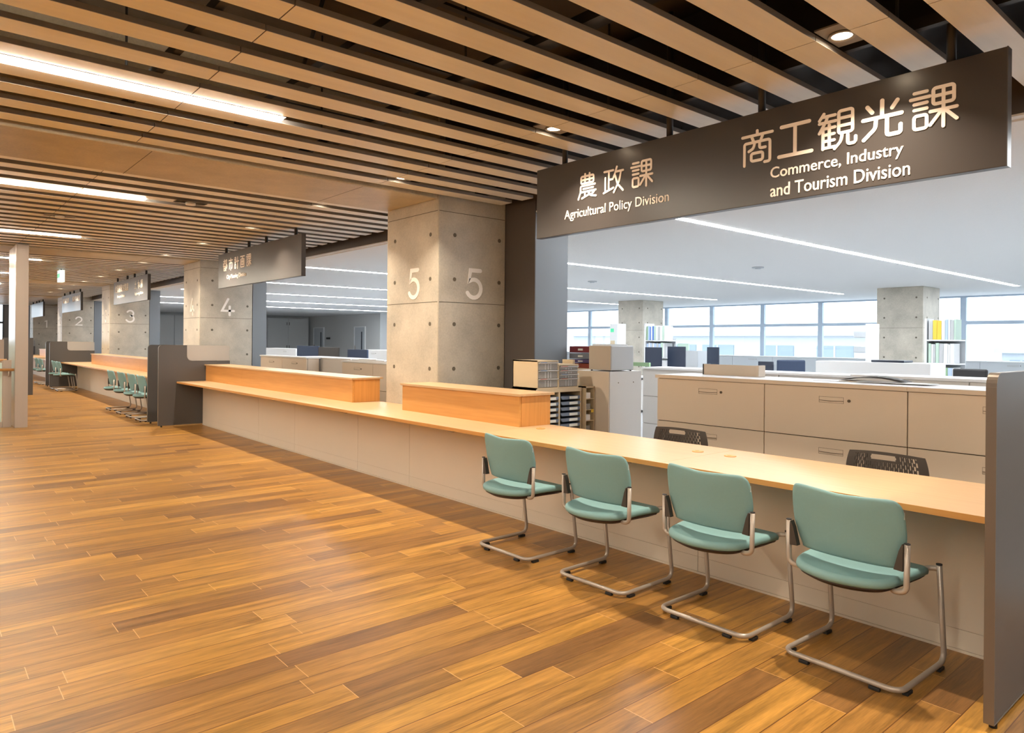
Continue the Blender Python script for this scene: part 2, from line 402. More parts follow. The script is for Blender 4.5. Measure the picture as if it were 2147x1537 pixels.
def numeral(d, cx, cz, parent, face, pos, lab):
    m = MB()
    for st in DIG[d]:
        if face == '-y': stroke(m, [(cx-.115+a, cz-.17+b) for a, b in st], .043, lambda q, t: Vector((q[0], pos-t, q[1])), 0, .004)
        else: stroke(m, [(cx-.115+a, cz-.17+b) for a, b in st], .043, lambda q, t: Vector((pos+t, q[0], q[1])), 0, .004)
    return tag(m.build('numeral', 'numeral', parent), lab)

def column(x1, y0, y1, ztop, label, digit=None, zj=(1.80, 2.72), w_=1.0):
    x0 = x1-w_
    m = MB().box(x0, x1, y0, y1, 0, ztop, 0, .012)
    for z in zj:                                     # formwork joints
        m.box(x0+.012, x1-.012, y0-.0012, y0+.01, z-.003, z+.003, 1); m.box(x1-.01, x1+.0012, y0+.012, y1-.012, z-.003, z+.003, 1)
    zs = [z for z in (2.49, 2.037, 1.577, 1.12, .66, .2) if z < ztop]
    for z in zs:
        for f in (.17, .86):
            m.cyl((x0+f*w_, y0+.002, z), .021, .008, 'y', 1, 16)
            yy = y0+(y1-y0)*(.23 if f < .5 else .90)
            m.cyl((x1-.002, yy, z), .021, .008, 'x', 1, 16)
    o = m.build('concrete_column', ['concrete', 'tie'])
    tag(o, label, 'column')
    if digit:
        numeral(digit, x0+.55, 2.01, o, '-y', y0, 'white %s on the hall side' % digit)
        numeral(digit, (y0+y1)/2+.01, 2.01, o, 'x', x1, 'white %s on the end side' % digit)
    return o
names = ['5', '4', '3', '2', '1']
for xc, d in zip(COLX, names):
    column(xc, 4.03, 4.913 if d == '5' else 5.0, 3.75, 'square bare concrete column marked with a white %s' % dict(zip('54321', ('five', 'four', 'three', 'two', 'one')))[d], d)
column(-5.98, 17.32, 18.35, 2.74, 'plain concrete column in the office beside the right bookshelf', zj=(1.8,))
column(-13.95, 17.32, 18.35, 2.74, 'plain concrete column in the office behind the silver box', zj=(1.8,))
for k, xc in enumerate(CX):
    m = MB().box(xc-1.0, xc-.015, HY0, 4.03, 2.838, 3.75, 0, .01)
    for yy in (3.2, 1.4, -.4, -2.2): m.box(xc-1.0, xc-.04, yy-.003, yy+.003, 2.8372, 2.845, 1)
    lab = {2: 'concrete ceiling beam resting on the column marked five', 3: 'concrete ceiling beam over the column marked four', 4: 'concrete ceiling beam over the column marked three',
           5: 'concrete ceiling beam over the column marked two', 6: 'concrete ceiling beam over the column marked one', 1: 'concrete ceiling beam right of the camera', 0: 'farther concrete ceiling beam right of the camera'}[k]
    tag(m.build('concrete_beam', ['beamc', 'tie']), lab, 'beam')

# jamb panels between column and opening
tag(MB().box(-5.95, -5.38, 4.93, 5.40, 0, 2.737).build('jamb_panel', 'greyblue'), 'dark metal jamb panel right of the column marked five', 'panel')
tag(MB().box(-5.95, -5.374, 4.914, 4.9245, 0, 2.88).build('jamb_facing', 'fascia'), 'grey metal facing of the opening, coloured warm-lit, beside the column marked five', 'panel')
for xc, d in zip(COLX[1:4], names[1:4]):
    tag(MB().box(xc-.9, xc+.006, 5.004, 5.27, 0, 2.73).build('jamb_panel', 'greyblue'), 'grey metal jamb panel, coloured cool-lit, behind the column marked %s' % {'4': 'four', '3': 'three', '2': 'two'}[d], 'panel')

# ---------------------------------------------------------------- slatted ceiling
def slat_bm(x0, y0, y1, z, h=.03, wd=.171):
    m = MB(); seg = 2.033; ys = sorted({round(3.30 + seg*k, 3) for k in range(-6, 2)})
    cuts = [y0] + [v for v in ys if y0 < v < y1] + [y1]
    for a, b in zip(cuts[:-1], cuts[1:]):
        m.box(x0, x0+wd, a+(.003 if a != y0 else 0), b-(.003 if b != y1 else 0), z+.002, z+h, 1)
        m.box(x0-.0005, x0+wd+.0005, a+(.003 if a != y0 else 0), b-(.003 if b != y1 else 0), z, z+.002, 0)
    return m
proto = None
baylab = {-1: 'slatted wood ceiling bay right of the camera', 0: 'wide slatted wood ceiling bay nearest the camera above the largest sign', 1: 'slatted wood ceiling bay between the columns marked five and four',
          2: 'slatted wood ceiling bay between the columns marked four and three', 3: 'slatted wood ceiling bay between the columns marked three and two', 4: 'farthest slatted wood ceiling bay beside the column marked one'}
base = slat_bm(0, HY0+.02, 4.79, 2.86)
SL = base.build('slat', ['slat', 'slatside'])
first = True
for b in range(-1, 5):
    t = thing('slatted_ceiling', baylab[b], 'ceiling slats', (-5.777-PER*b, 0, 0))
    for k in range(20):
        if first: s = SL; first = False
        else:
            s = SL.copy(); COL.objects.link(s)
        s.parent = t; s.location = (.332*k + (0 if b < 1 else .018*k*.25), 0, 0)
    # carriers the slats hang from
    for yy in (-3.6, -1.2, 1.05, 2.4, 3.62, 4.45):
        MB().box(0, 6.5, yy-.02, yy+.02, 2.893, 2.945).build('carrier_channel', 'black', t)
    for yy in (-1.2, 1.05, 2.4, 3.62, 4.45):
        for xx in (.7, 2.55, 4.4, 6.2):
            MB().tube([(xx-5.777-PER*b, yy, 2.946), (xx-5.777-PER*b, yy, 3.749)], .008, 6).build('hanger_rod', 'black', SLAB)
# black back-lining and ducts in the void above
g = 'ducts above the slatted ceiling'
for b in range(0, 4):
    X0 = -5.8-PER*b
    nm = ['above the largest sign', 'above the sign for city planning', 'above the third sign', 'above the fourth sign'][b]
    tag(MB().box(X0+.1, X0+6.4, 4.0, 4.8, 3.05, 3.62).build('air_duct', 'duct'), 'black air duct running over the slats %s' % nm, 'duct')
    tag(MB().box(X0+2.2, X0+4.3, .3, 1.9, 3.3, 3.7).build('air_duct', 'duct'), 'black square air duct crossing over the slats %s' % nm, 'duct')
    m = MB().box(X0+.1, X0+6.4, 1.95, 2.05, 3.12, 3.17).box(X0+.1, X0+6.4, 2.75, 2.85, 3.12, 3.17)
    for xx in (1.2, 3.0, 5.2): m.tube([(X0+xx, 2.0, 3.14), (X0+xx+.5, 2.0, 3.74)], .015, 6)
    for k in range(24): m.box(X0+.3+k*.25, X0+.34+k*.25, 1.95, 2.85, 3.125, 3.14)
    tag(m.build('cable_tray', 'black'), 'black cable tray hung over the slats %s' % nm, 'cable tray')

# ---------------------------------------------------------------- tube lamps between the slats, downlights
def tube_lamp(x, label, y0=-6.2, y1=1.86):
    t = thing('linear_ceiling_lamp', label, 'lamp', (x, 0, 2.86), 0, 'linear lamps of the hall')
    MB().box(-.026, .026, y0, y1, -.009, .01, 0, .003).build('diffuser', 'lamp', t)
    MB().box(-.03, .03, y0-.02, y1+.02, .011, .06).build('housing', 'slatside', t)
    for yy in (-1.4, 0.0, 1.4): MB().box(-.006, .006, yy-.01, yy+.01, .06, .12).build('hanger', 'slatside', t)
tube_lamp(-4.53, 'glowing linear lamp nearest the camera, right of the first beam')
tube_lamp(-8.07, 'glowing linear lamp just left of the first concrete beam')
tube_lamp(-11.76, 'glowing linear lamp left above the tall metal post')
for x_, l_ in ((-.70, 'glowing linear lamp over the camera'), (3.3, 'glowing linear lamp right of the camera'), (-15.75, 'glowing linear lamp beyond the column marked four'),
               (-19.45, 'glowing linear lamp before the column marked three'), (-23.4, 'glowing linear lamp beyond the column marked three'), (-31.0, 'glowing linear lamp beyond the column marked two')):
    tube_lamp(x_, l_)
def downlight(x, y, label):
    t = thing('downlight', label, 'lamp', (x, y, 2.888), 0, 'round downlights along the counter')
    MB().box(-.075, .075, -.13, .13, .004, .012).build('mounting_plate', 'slatside', t)
    r = MB()
    prof = [(.048, -.004), (.062, -.006), (.064, .0), (.050, .004), (.046, .003)]
    rings = [[Vector((rr*math.cos(2*PI*k/24), rr*math.sin(2*PI*k/24), zz)) for k in range(24)] for rr, zz in prof]
    vr = [[r.bm.verts.new(p) for p in rg] for rg in rings]
    for i in range(len(vr)-1):
        for k in range(24): r.bm.faces.new((vr[i][k], vr[i][(k+1) % 24], vr[i+1][(k+1) % 24], vr[i+1][k]))
    r.build('trim_ring', 'dtrim', t)
    MB().cyl((0, 0, .002), .047, .003).build('lens', 'dlens', t)
    ld = bpy.data.lights.new('downlight_beam', 'AREA'); ld.shape = 'DISK'; ld.size = .06; ld.energy = DOWN_W; ld.color = WARM; ld.spread = math.radians(115)
    lo = bpy.data.objects.new('downlight_beam', ld); COL.objects.link(lo); lo.parent = t; lo.location = (0, 0, -.008)
offs = [2.18+2.06, 2.18, .13, -1.49, -3.54]
dl = [-1.541, -3.533, -5.526, -7.13, -9.148, -11.17, -13.19]
pos_names = ['above the right end of the largest sign', 'above the left end of the largest sign', 'beside the beam right of the column marked five', 'just left of the beam at the column marked five', 'above the middle of the sign for city planning', 'above the left end of the sign for city planning', 'beside the beam at the column marked four']
for x_, l_ in zip(dl, pos_names): downlight(x_, 3.40, 'round warm downlight %s' % l_)
far = [(-14.79, 'first beyond the column marked four'), (-16.81, 'second beyond the column marked four'), (-18.83, 'third beyond the column marked four'), (-20.85, 'beside the column marked three'),
       (-22.45, 'first beyond the column marked three'), (-24.47, 'second beyond the column marked three'), (-26.49, 'third beyond the column marked three'), (-30.1, 'first beyond the column marked two'), (-32.12, 'second beyond the column marked two'), (.451, 'over the right side of the camera'), (3.87, 'farthest right of the camera')]
for x_, l_ in far: downlight(x_, 3.40, 'round warm downlight %s' % l_)
for (x_, y_, l_) in ((-7.95, 2.27, 'pale round ceiling detector between slats right of the second linear lamp'), (-9.9, 1.35, 'pale round ceiling detector between slats near the tall post')):
    t = thing('smoke_detector', l_, 'detector', (x_, y_, 2.86))
    MB().box(-.08, .08, -.16, .16, .0, .006).build('plate', 'slatside', t)
    MB().cyl((0, 0, -.012), .05, .024, r2=.05).build('sensor_head', 'slat', t)


def rect(a, b, c, d, r=6):
    out = []
    for cx, cy, a0 in ((c-r, b+r, -90), (c-r, d-r, 0), (a+r, d-r, 90), (a+r, b+r, 180)):
        out += [(cx+r*math.cos(math.radians(a0+22.5*k)), cy+r*math.sin(math.radians(a0+22.5*k))) for k in range(5)]
    return out + [out[0]]
def ring_stroke(m, pts, wdt, to3, d0, d1):
    P = [Vector(p) for p in pts[:-1]]; n_ = len(P); I, O = [], []
    for i in range(n_):
        a = (P[i]-P[i-1]).normalized(); b = (P[(i+1) % n_]-P[i]).normalized(); t = (a+b).normalized(); nn = Vector((-t.y, t.x)); k = 1/max(.6, t.dot(b))
        I.append(P[i]+nn*wdt/2*k); O.append(P[i]-nn*wdt/2*k)
    A = [[m.bm.verts.new(to3(q, d)) for q in L] for L in (I, O) for d in (d0, d1)]
    for i in range(n_):
        j = (i+1) % n_
        m.bm.faces.new((A[1][i], A[1][j], A[3][j], A[3][i])); m.bm.faces.new((A[0][i], A[0][j], A[1][j], A[1][i])); m.bm.faces.new((A[2][i], A[2][j], A[3][j], A[3][i]))
GON = [[(10, 94), (38, 94)], [(2, 80), (44, 80)], [(10, 67), (38, 67)], [(10, 53), (38, 53)], rect(10, 6, 38, 38)]
GLYPH = {
 '商': [[(50, 98), (50, 88)], [(3, 86), (97, 86)], [(33, 82), (38, 70)], [(67, 82), (62, 70)], [(10, 2), (10, 66), (90, 66), (90, 4), (74, 4)], [(42, 60), (38, 48), (24, 42)], [(58, 64), (58, 46), (76, 46)], rect(32, 12, 68, 34)],
 '工': [[(10, 90), (90, 90)], [(50, 90), (50, 8)], [(3, 8), (97, 8)]],
 '光': [[(50, 97), (50, 58)], [(14, 88), (26, 72)], [(86, 90), (74, 74)], [(4, 56), (96, 56)], [(36, 56), (34, 30), (6, 6)], [(62, 56), (62, 8), (94, 8), (94, 28)]],
 '課': GON + [rect(52, 58, 96, 96), [(52, 77), (96, 77)], [(74, 96), (74, 2)], [(46, 42), (102, 42)], [(70, 40), (46, 10)], [(78, 40), (102, 14)]],
 '計': GON + [[(50, 62), (102, 62)], [(76, 96), (76, 2)]],
 '観': [[(16, 98), (4, 82)], [(12, 90), (46, 90)], [(26, 88), (20, 74)], [(4, 74), (48, 74)], [(20, 74), (4, 48)], [(14, 58), (14, 4)], [(14, 58), (46, 58)], [(14, 41), (44, 41)], [(14, 24), (44, 24)], [(14, 6), (48, 6)], [(31, 66), (31, 6)],
        rect(56, 38, 92, 96), [(56, 77), (92, 77)], [(56, 57), (92, 57)], [(66, 38), (62, 16), (46, 0)], [(80, 38), (80, 6), (100, 6), (100, 22)]],
 '農': [rect(16, 62, 84, 90), [(16, 76), (84, 76)], [(38, 99), (38, 62)], [(62, 99), (62, 62)], [(92, 52), (14, 52), (14, 28), (2, 2)], [(28, 40), (82, 40)], [(18, 28), (96, 28)], [(38, 28), (38, 8)], [(22, 3), (56, 13)], [(54, 28), (68, 10), (98, 4)], [(88, 22), (74, 13)]],
 '政': [[(4, 88), (50, 88)], [(28, 88), (28, 14)], [(28, 54), (48, 54)], [(10, 64), (10, 12)], [(2, 6), (52, 20)], [(68, 98), (60, 76), (52, 60)], [(62, 80), (100, 80)], [(90, 80), (80, 40), (54, 2)], [(60, 68), (72, 32), (100, 4)]],
 '都': [[(6, 84), (50, 84)], [(28, 98), (28, 64)], [(2, 64), (56, 64)], [(54, 90), (4, 42)], rect(16, 4, 48, 42), [(16, 24), (48, 24)], [(68, 2), (68, 92), (94, 92), (80, 64), (96, 42), (90, 22), (76, 24)]],
 '市': [[(50, 98), (50, 84)], [(4, 82), (96, 82)], [(16, 12), (16, 60), (84, 60), (84, 14), (72, 14)], [(50, 82), (50, 0)]],
 '画': [[(4, 92), (96, 92)], rect(28, 24, 72, 74), [(28, 50), (72, 50)], [(50, 92), (50, 24)], [(10, 70), (10, 6), (90, 6), (90, 70)]],
 '土': [[(50, 94), (50, 8)], [(18, 60), (82, 60)], [(4, 8), (96, 8)]],
 '木': [[(4, 68), (96, 68)], [(50, 98), (50, 2)], [(46, 66), (8, 20)], [(54, 66), (92, 20)]],
}
def kanji(body, x0, x1, z0, y, parent, ht, wd=8.2):
    """rounded characters drawn stroke by stroke, each one a mesh of its own"""
    k = ht/100; n = len(body); cw = ht; p = (x1-x0-cw)/max(1, n-1)
    for i, ch in enumerate(body):
        m = MB()
        for si, st in enumerate(GLYPH[ch]):
            W_ = (wd if len(GLYPH[ch]) > 7 else wd*1.25)*k; D_ = .0035+.00022*si
            if st[0] == st[-1]:
                ring_stroke(m, [(x0+i*p+a*k, z0+b*k) for a, b in st], W_, lambda q, t: Vector((q[0], y-t, q[1])), 0, D_); continue
            pts = [(q.x, q.y) for q in (fillet([(a, b, 0) for a, b in st], 7, 5) if len(st) > 2 else [Vector((a, b, 0)) for a, b in st])]
            stroke(m, [(x0+i*p+a*k, z0+b*k) for a, b in pts], W_, lambda q, t: Vector((q[0], y-t, q[1])), 0, D_)
        o = m.build('character', 'letter', parent); o.matrix_parent_inverse = Matrix.Translation(-parent.location)
# ---------------------------------------------------------------- hanging signs
def sign(x0, x1, words, label):
    t = thing('hanging_sign', label, 'sign', ((x0+x1)/2, 3.83, 0)); L = (x1-x0)/2
    MB().box(-L, L, -.03, .027, 2.225, 2.772, 0, .003).build('sign_board', 'sign', t)
    MB().box(L-.002, L+.002, -.031, .028, 2.224, 2.773).build('end_cap', 'signedge', t)
    for f in (.09, .40, .61, .925):
        MB().tube([(-L+2*L*f, 0, 2.772), (-L+2*L*f, 0, 3.6)], .022, 12).build('hanger_rod', 'black', t)
    for body, a, b, z0, ht, off in words:
        if all(ch in GLYPH for ch in body): kanji(body, a, b, z0, 3.80, t, ht)
        else: text(body, 'lettering', a, b, z0, 3.80, t, 'letter', off if ord(body[0]) < 256 else 0, ht)
sign(-4.14, -.968, [('農政課', -3.68, -2.99, 2.468, .185, .020), ('Agricultural Policy Division', -3.823, -2.849, 2.318, .088, .002),
     ('商工観光課', -2.318, -1.175, 2.462, .205, .020), ('Commerce, Industry', -2.129, -1.408, 2.345, .083, .008), ('and Tourism Division', -2.129, -1.376, 2.255, .072, .008)],
     'large dark hanging sign for agriculture and commerce divisions nearest the camera')
sign(-11.78, -8.59, [('都市計画課', -11.54, -10.34, 2.488, .185, .020), ('City Planning Division', -11.38, -10.53, 2.335, .085, .008)],
     'dark hanging sign reading City Planning Division')
sign(-19.50, -16.25, [('企業誘致対策課', -19.32, -17.98, 2.505, .185, .016), ('Enterprise Division', -19.1, -18.3, 2.36, .08, .006), ('土木課', -17.39, -16.67, 2.505, .18, .020), ('Engineering Division', -17.35, -16.62, 2.35, .08, .006)],
     'third hanging sign from the camera, in front of the column marked three')
sign(-27.23, -23.90, [('市民生活課', -27.08, -25.9, 2.52, .16, .012), ('保険年金課', -25.3, -24.02, 2.52, .16, .012)],
     'fourth hanging sign from the camera, in front of the column marked two')
sign(-34.9, -31.6, [], 'farthest hanging sign, in front of the column marked one')
# exit sign
t = thing('exit_sign', 'small box shaped green and white exit sign hanging from the far ceiling', 'sign', (-17.5, 2.42, 0))
MB().box(-.16, .16, -.045, .045, 2.585, 2.83).build('sign_box', 'exitw', t)
MB().box(-.14, .14, -.049, -.0455, 2.67, 2.76).build('green_panel', 'green', t)
MB().tube([(0, 0, 2.83), (0, 0, 2.9)], .012, 8).build('hanger_rod', 'black', t)

# ---------------------------------------------------------------- service counters
def counter(x0, x1, label, seams, grom, joints):
    t = thing('service_counter', label, 'counter', ((x0+x1)/2, 3.65, 0)); c = (x0+x1)/2
    cuts = [x0] + joints + [x1]
    m = MB()
    for a, b in zip(cuts[:-1], cuts[1:]): m.box(a-c+.0004, b-c-.0004, -.40, .375, .692, .72, 0, .002)
    tp = m.build('countertop', 'beech', t)
    MB().box(x0-c, x1-c, -.4025, -.4005, .6925, .7195).build('edge_strip', 'riserwood', tp)
    cuts = [x0] + seams + [x1]
    for a, b in zip(cuts[:-1], cuts[1:]):
        MB().box(a-c+.002, b-c-.002, 0, .022, .105, .692).build('front_panel', 'ctrbase', t)
        MB().box(a-c+.002, b-c-.002, 0, .022, .014, .1035).build('lower_panel', 'ctrbase', t)
    MB().box(x0-c, x1-c, .023, .05, .0, .69).build('carcass', 'cabdark', t)
    MB().box(x0-c, x1-c, -.004, .022, .0, .012).build('plinth', 'ctrbase', t)
    for i in range(int((x1-x0)/2)):
        xx = x0-c+1+2*i
        MB().prism([(-.30, .690), (-.001, .690), (-.001, .60), (-.02, .60)], 'x', xx-.006, xx+.006).build('support_bracket', 'whitewall', t)
    for gx in grom:
        m = MB().cyl((gx-c, .12, .7215), .036, .005, n=28).cyl((gx-c-.008, .125, .7245), .012, .003, n=12)
        m.build('cable_grommet', 'riserwood', t)
    return t
counter(-12.03, -.819, 'long pale wood counter across the foreground with beige front', [-9.6, -8.403, -6.78, -5.756, -4.104, -2.5], [-4.04, -2.59, -2.36, -7.06], [-10.0, -7.0, -4.15, -2.48])
counter(-23.4, -12.73, 'second pale wood counter beyond the charcoal partition at column four', [-21.5, -19.5, -17.5, -15.5, -13.9], [], [-20, -16])
counter(-35.0, -24.2, 'farthest wood counter beyond the second pair of partitions', [-32, -30, -28, -26], [], [-30])
def riser(x0, x1, label, seam=None, h=.27, dp=.34):
    t = thing('counter_riser', label, 'counter shelf', ((x0+x1)/2, 3.69, .72)); c = (x0+x1)/2
    z = h-.02
    cuts = [x0] + ([seam] if seam else []) + [x1-.002]
    for a, b in zip(cuts[:-1], cuts[1:]): MB().box(a-c+.0015, b-c-.0015, .002, .022, .0005, z).build('front_board', 'riserwood', t)
    MB().box(x1-c-.022, x1-c, .023, dp, .0005, z).build('end_board', 'riserend', t)
    MB().box(x0-c, x0-c+.02, .023, dp, .0005, z).build('end_board', 'riserend', t)
    MB().box(x0-c-.012, x1-c+.02, -.018, dp+.03, z+.0005, h, 0, .001).build('top_board', 'beech', t)
riser(-12.02, -6.985, 'long wood riser box on the counter left of the column marked five', -10.34)
riser(-5.96, -4.205, 'short wood riser box on the counter in front of the column marked five', None, .265)
riser(-21.6, -13.5, 'wood riser box on the second counter below the column marked three', -16.4, dp=.30)
riser(-31.5, -27.0, 'wood riser box on the farthest counter', None, dp=.30)

# ---------------------------------------------------------------- charcoal divider panels
def divider(x, label, insert=True, y1=4.08):
    t = thing('divider_panel', label, 'partition', (x, 2.98, 0)); D = y1-2.98
    def rc(cx, cy, r, a0, a1, n=6): return [(cx+r*math.cos(math.radians(a0+(a1-a0)*k/n)), cy+r*math.sin(math.radians(a0+(a1-a0)*k/n))) for k in range(n+1)]
    out = [(0, .028), (D, .028)]
    if insert:
        out += [(D, 1.045)] + [(.50, 1.045)][:0] + rc(.50, 1.125, .08, 270, 180) + [(.42, 1.30)]
    else: out += [(D, 1.30)]
    out += rc(.05, 1.25, .05, 90, 180)
    MB().prism(out, 'x', -.014, .014).build('panel_board', 'panel', t)
    # edge band all round
    m = MB(); n_ = len(out)
    for i in range(n_):
        a, b = Vector(out[i]), Vector(out[(i+1) % n_]); d = (b-a)
        if d.length < 1e-5: continue
        nn = Vector((d.y, -d.x)).normalized()*.002
        pts = [a, b, b+nn, a+nn]
        m.prism([(p.x, p.y) for p in pts], 'x', -.017, .017)
    m.build('edge_band', 'edge', t)
    if insert:
        o2 = [(D-.003, 1.05), (D-.003, 1.27)] + rc(D-.03, 1.272, .027, 0, 90, 4) + [(.425, 1.299)] + rc(.505, 1.13, .08, 180, 270)
        MB().prism(o2, 'x', -.005, .005).build('frosted_insert', 'frost', t)
    for yy in (.05, D-.08): MB().cyl((0, yy, .013), .014, .026, n=12).build('foot', 'rubber', t)
divider(-.80, 'tall charcoal divider panel at the right end of the near counter')
divider(-12.05, 'charcoal divider panel with frosted insert at the far end of the near counter')
divider(-12.70, 'charcoal divider panel standing just behind the frosted one at column four')
divider(-23.42, 'charcoal divider panel with frosted insert beside the two far teal chairs')
divider(-24.15, 'charcoal divider panel just behind the far frosted one')
divider(-36.2, 'dark divider panel farthest away with a pale insert, at the end of the last counter')

# ---------------------------------------------------------------- visitor chairs
def make_chair(label):
    t = thing('visitor_chair', label, 'chair')
    fr = [(-.245, .392, .455), (-.247, .452, .0265), (-.247, .0, .0265), (.247, .0, .0265), (.247, .452, .0265), (.245, .392, .455)]
    MB().tube(fillet(fr, .06, 8), .0115, 14).build('floor_frame', 'tube', t)
    for s in (-1, 1):
        p = [(s*.243, .398, .438), (s*.205, .392, .434), (s*.172, .33, .426), (s*.172, .10, .408), (s*.20, .045, .404), (s*.250, .045, .414), (s*.252, .045, .606)]
        MB().tube(fillet(p, .05, 8), .0115, 14).build('seat_rail', 'tube', t)
        MB().cyl((s*.252, .045, .607), .0118, .004, n=14).cyl((s*.245, .3915, .458), .0125, .005, n=14).build('tube_cap', 'rubber', t)
        MB().prism([(s*.205, .498), (s*.240, .496), (s*.240, .600), (s*.236, .604), (s*.224, .575)], 'y', .032, .060).build('back_bracket', 'bracket', t)
        for yy in (.07, .40):
            MB().box(s*.247-.012, s*.247+.012, yy-.025, yy+.025, .0, .015, 0, .003).build('glide', 'rubber', t)
    for xx in (-.15, .15): MB().box(xx-.022, xx+.022, -.010, .010, .0, .015, 0, .003).build('glide', 'rubber', t)
    # seat
    o = [(0, -.085), (.11, -.062), (.185, -.01), (.215, .07), (.226, .20), (.222, .33), (.195, .392), (.12, .408), (0, .412), (-.12, .408), (-.195, .392), (-.222, .33), (-.226, .20), (-.215, .07), (-.185, -.01), (-.11, -.062)]
    ol = catmull([(a, b, 0) for a, b in o], 4)
    def ring(s, z, dish=0):
        out = []
        for p in ol:
            q = Vector((p.x*s, .17+(p.y-.17)*s, 0)); y = q.y
            q.z = z + .012*math.cos(min(1, max(0, (y+.08)/.49))*PI*2)*(-.35) - (max(0, y-.33)*.22) + dish; out.append(q)
        return out
    MB().loft([ring(.955, .418), ring(.99, .424), ring(1.0, .436), ring(.985, .448), ring(.93, .456), ring(.90, .4555), ring(.6, .452), ring(.3, .450), ring(.05, .449)]).build('seat', 'teal', t)
    MB().loft([ring(.55, .386), ring(.82, .392), ring(.93, .408), ring(.955, .4175)]).build('seat_shell', 'shell', t)
    # backrest
    b = [(0, .489), (.12, .488), (.196, .490), (.206, .505), (.228, .56), (.241, .62), (.241, .68), (.236, .735), (.222, .764), (.19, .777), (.10, .775), (0, .773)]
    b = b + [(-x_, z_ + (.006 if z_ > .76 else 0)) for x_, z_ in b[-2:0:-1]]
    bo = catmull([(a, c, 0) for a, c in b], 4); cz = .63
    def surf(x_, z_): return .062 - .062*(z_-.49)/.28*.9 - .052*(1-(x_/.24)**2) + .035
    def bring(s, th):
        out = []
        for p in bo:
            x_, z_ = p.x*s, cz+(p.y-cz)*s; out.append(Vector((x_, surf(x_, z_)+th, z_)))
        return out
    MB().loft([bring(.05, -.012), bring(.5, -.012), bring(.9, -.011), bring(.975, -.007), bring(1.0, 0), bring(.98, .010), bring(.93, .017), bring(.5, .022), bring(.05, .023)]).build('backrest', 'teal', t)
    MB().box(.225, .2385, .05, .053, .70, .727, 0).build('sewn_tag', 'tag', t)
    return t
chair = make_chair('teal visitor chair at the near counter, rightmost beside the tall divider panel')
chair.location = (-1.347, 2.985, 0); chair.rotation_euler = (0, 0, math.radians(-1.5)); chair['group'] = 'teal chairs at the near counter'
index_children()
G1 = 'teal chairs at the near counter'
copy_tree(chair, (-2.018, 2.968, 0), math.radians(.5), 'teal visitor chair at the near counter, second from the tall divider panel', G1)
copy_tree(chair, (-2.752, 2.955, 0), math.radians(.8), 'teal visitor chair at the near counter, third from the tall divider panel', G1)
copy_tree(chair, (-3.533, 2.955, 0), math.radians(.5), 'teal visitor chair at the near counter, leftmost of the four, farthest from the camera', G1)
G2 = 'teal chairs at the second counter'
for x_, l_ in ((-13.22, 'rightmost, half hidden by the charcoal divider'), (-13.9, 'second from the charcoal divider'), (-14.7, 'third from the charcoal divider'), (-15.58, 'leftmost of the group of four')):
    copy_tree(chair, (x_, 2.96, 0), 0, 'teal visitor chair at the second counter, %s' % l_, G2)
G3 = 'teal chairs at the far end'
for x_, l_ in ((-21.95, 'right one of the far pair beside the frosted divider'), (-22.75, 'left one of the far pair beside the frosted divider'), (-25.3, 'right one of the two farthest, behind the far dividers'), (-26.2, 'left one of the two farthest, behind the far dividers')):
    copy_tree(chair, (x_, 2.96, 0), 0, 'teal visitor chair, %s' % l_, G3)

# ---------------------------------------------------------------- staff chairs with perforated backs
def perforated_back():
    m = MB(); W, Z0, Z1 = .235, .44, .768; nx, nz = 116, 76
    def hole(x_, z_):
        if abs(x_) < .078 - .5*abs(z_-.736) and abs(z_-.736) < .0155: return True
        if z_ > .708 and abs(x_) < .088: return False
        if z_ > .752 or abs(x_) > .188 or z_ < .47: return False
        c = int((x_+.3)/.012); fx = (x_+.3)/.012-c
        if fx > .38: return False
        zz = (z_ + (.5*.044 if c % 2 else 0))/.044; return (zz-math.floor(zz)) < .60
    vs = {}
    def V(i, j):
        if (i, j) not in vs:
            u = -1+2*i/nx; f = j/nz; x_ = u*W*(1-.10*max(0, (f-.6)/.4)**2); z_ = Z0+(Z1-Z0)*f - .016*u*u*f
            vs[i, j] = m.bm.verts.new((x_, .05*u*u, z_))
        return vs[i, j]
    for i in range(nx):
        for j in range(nz):
            x_ = (-1+2*(i+.5)/nx)*W; z_ = Z0+(Z1-Z0)*(j+.5)/nz
            if not hole(x_, z_): m.bm.faces.new((V(i, j), V(i+1, j), V(i+1, j+1), V(i, j+1)))
    return m
def staff_chair(label, loc, rz=0):
    t = thing('staff_chair', label, 'chair', loc, rz, 'dark staff chairs behind the near counter')
    b = perforated_back().build('backrest', 'meshblack', t); b.location = (0, 0, 0)
    md = b.modifiers.new('s', 'SOLIDIFY'); md.thickness = .007; md.offset = 0
    MB().box(-.21, .21, -.44, -.02, .40, .44, 0, .015).build('seat', 'meshblack', t)
    MB().tube([(0, .01, .50), (0, .0, .40), (0, -.05, .38)], .02, 8).build('back_support', 'black', t)
    MB().cyl((0, -.22, .25), .022, .30, n=12).build('gas_lift', 'black', t)
    for k in range(5):
        a = 2*PI*k/5+.3
        MB().tube([(0, -.22, .11), (.13*math.cos(a), -.22+.13*math.sin(a), .065)], .014, 8).build('leg', 'black', t)
        MB().cyl((.13*math.cos(a), -.22+.13*math.sin(a), .026), .026, .02, 'x', n=12).build('caster', 'rubber', t)
staff_chair('dark perforated staff chair behind the counter in front of the left filing cabinet', (-3.19, 4.37, 0), math.radians(4))
staff_chair('dark perforated staff chair behind the counter nearest the tall divider panel', (-1.72, 4.37, 0), math.radians(0))

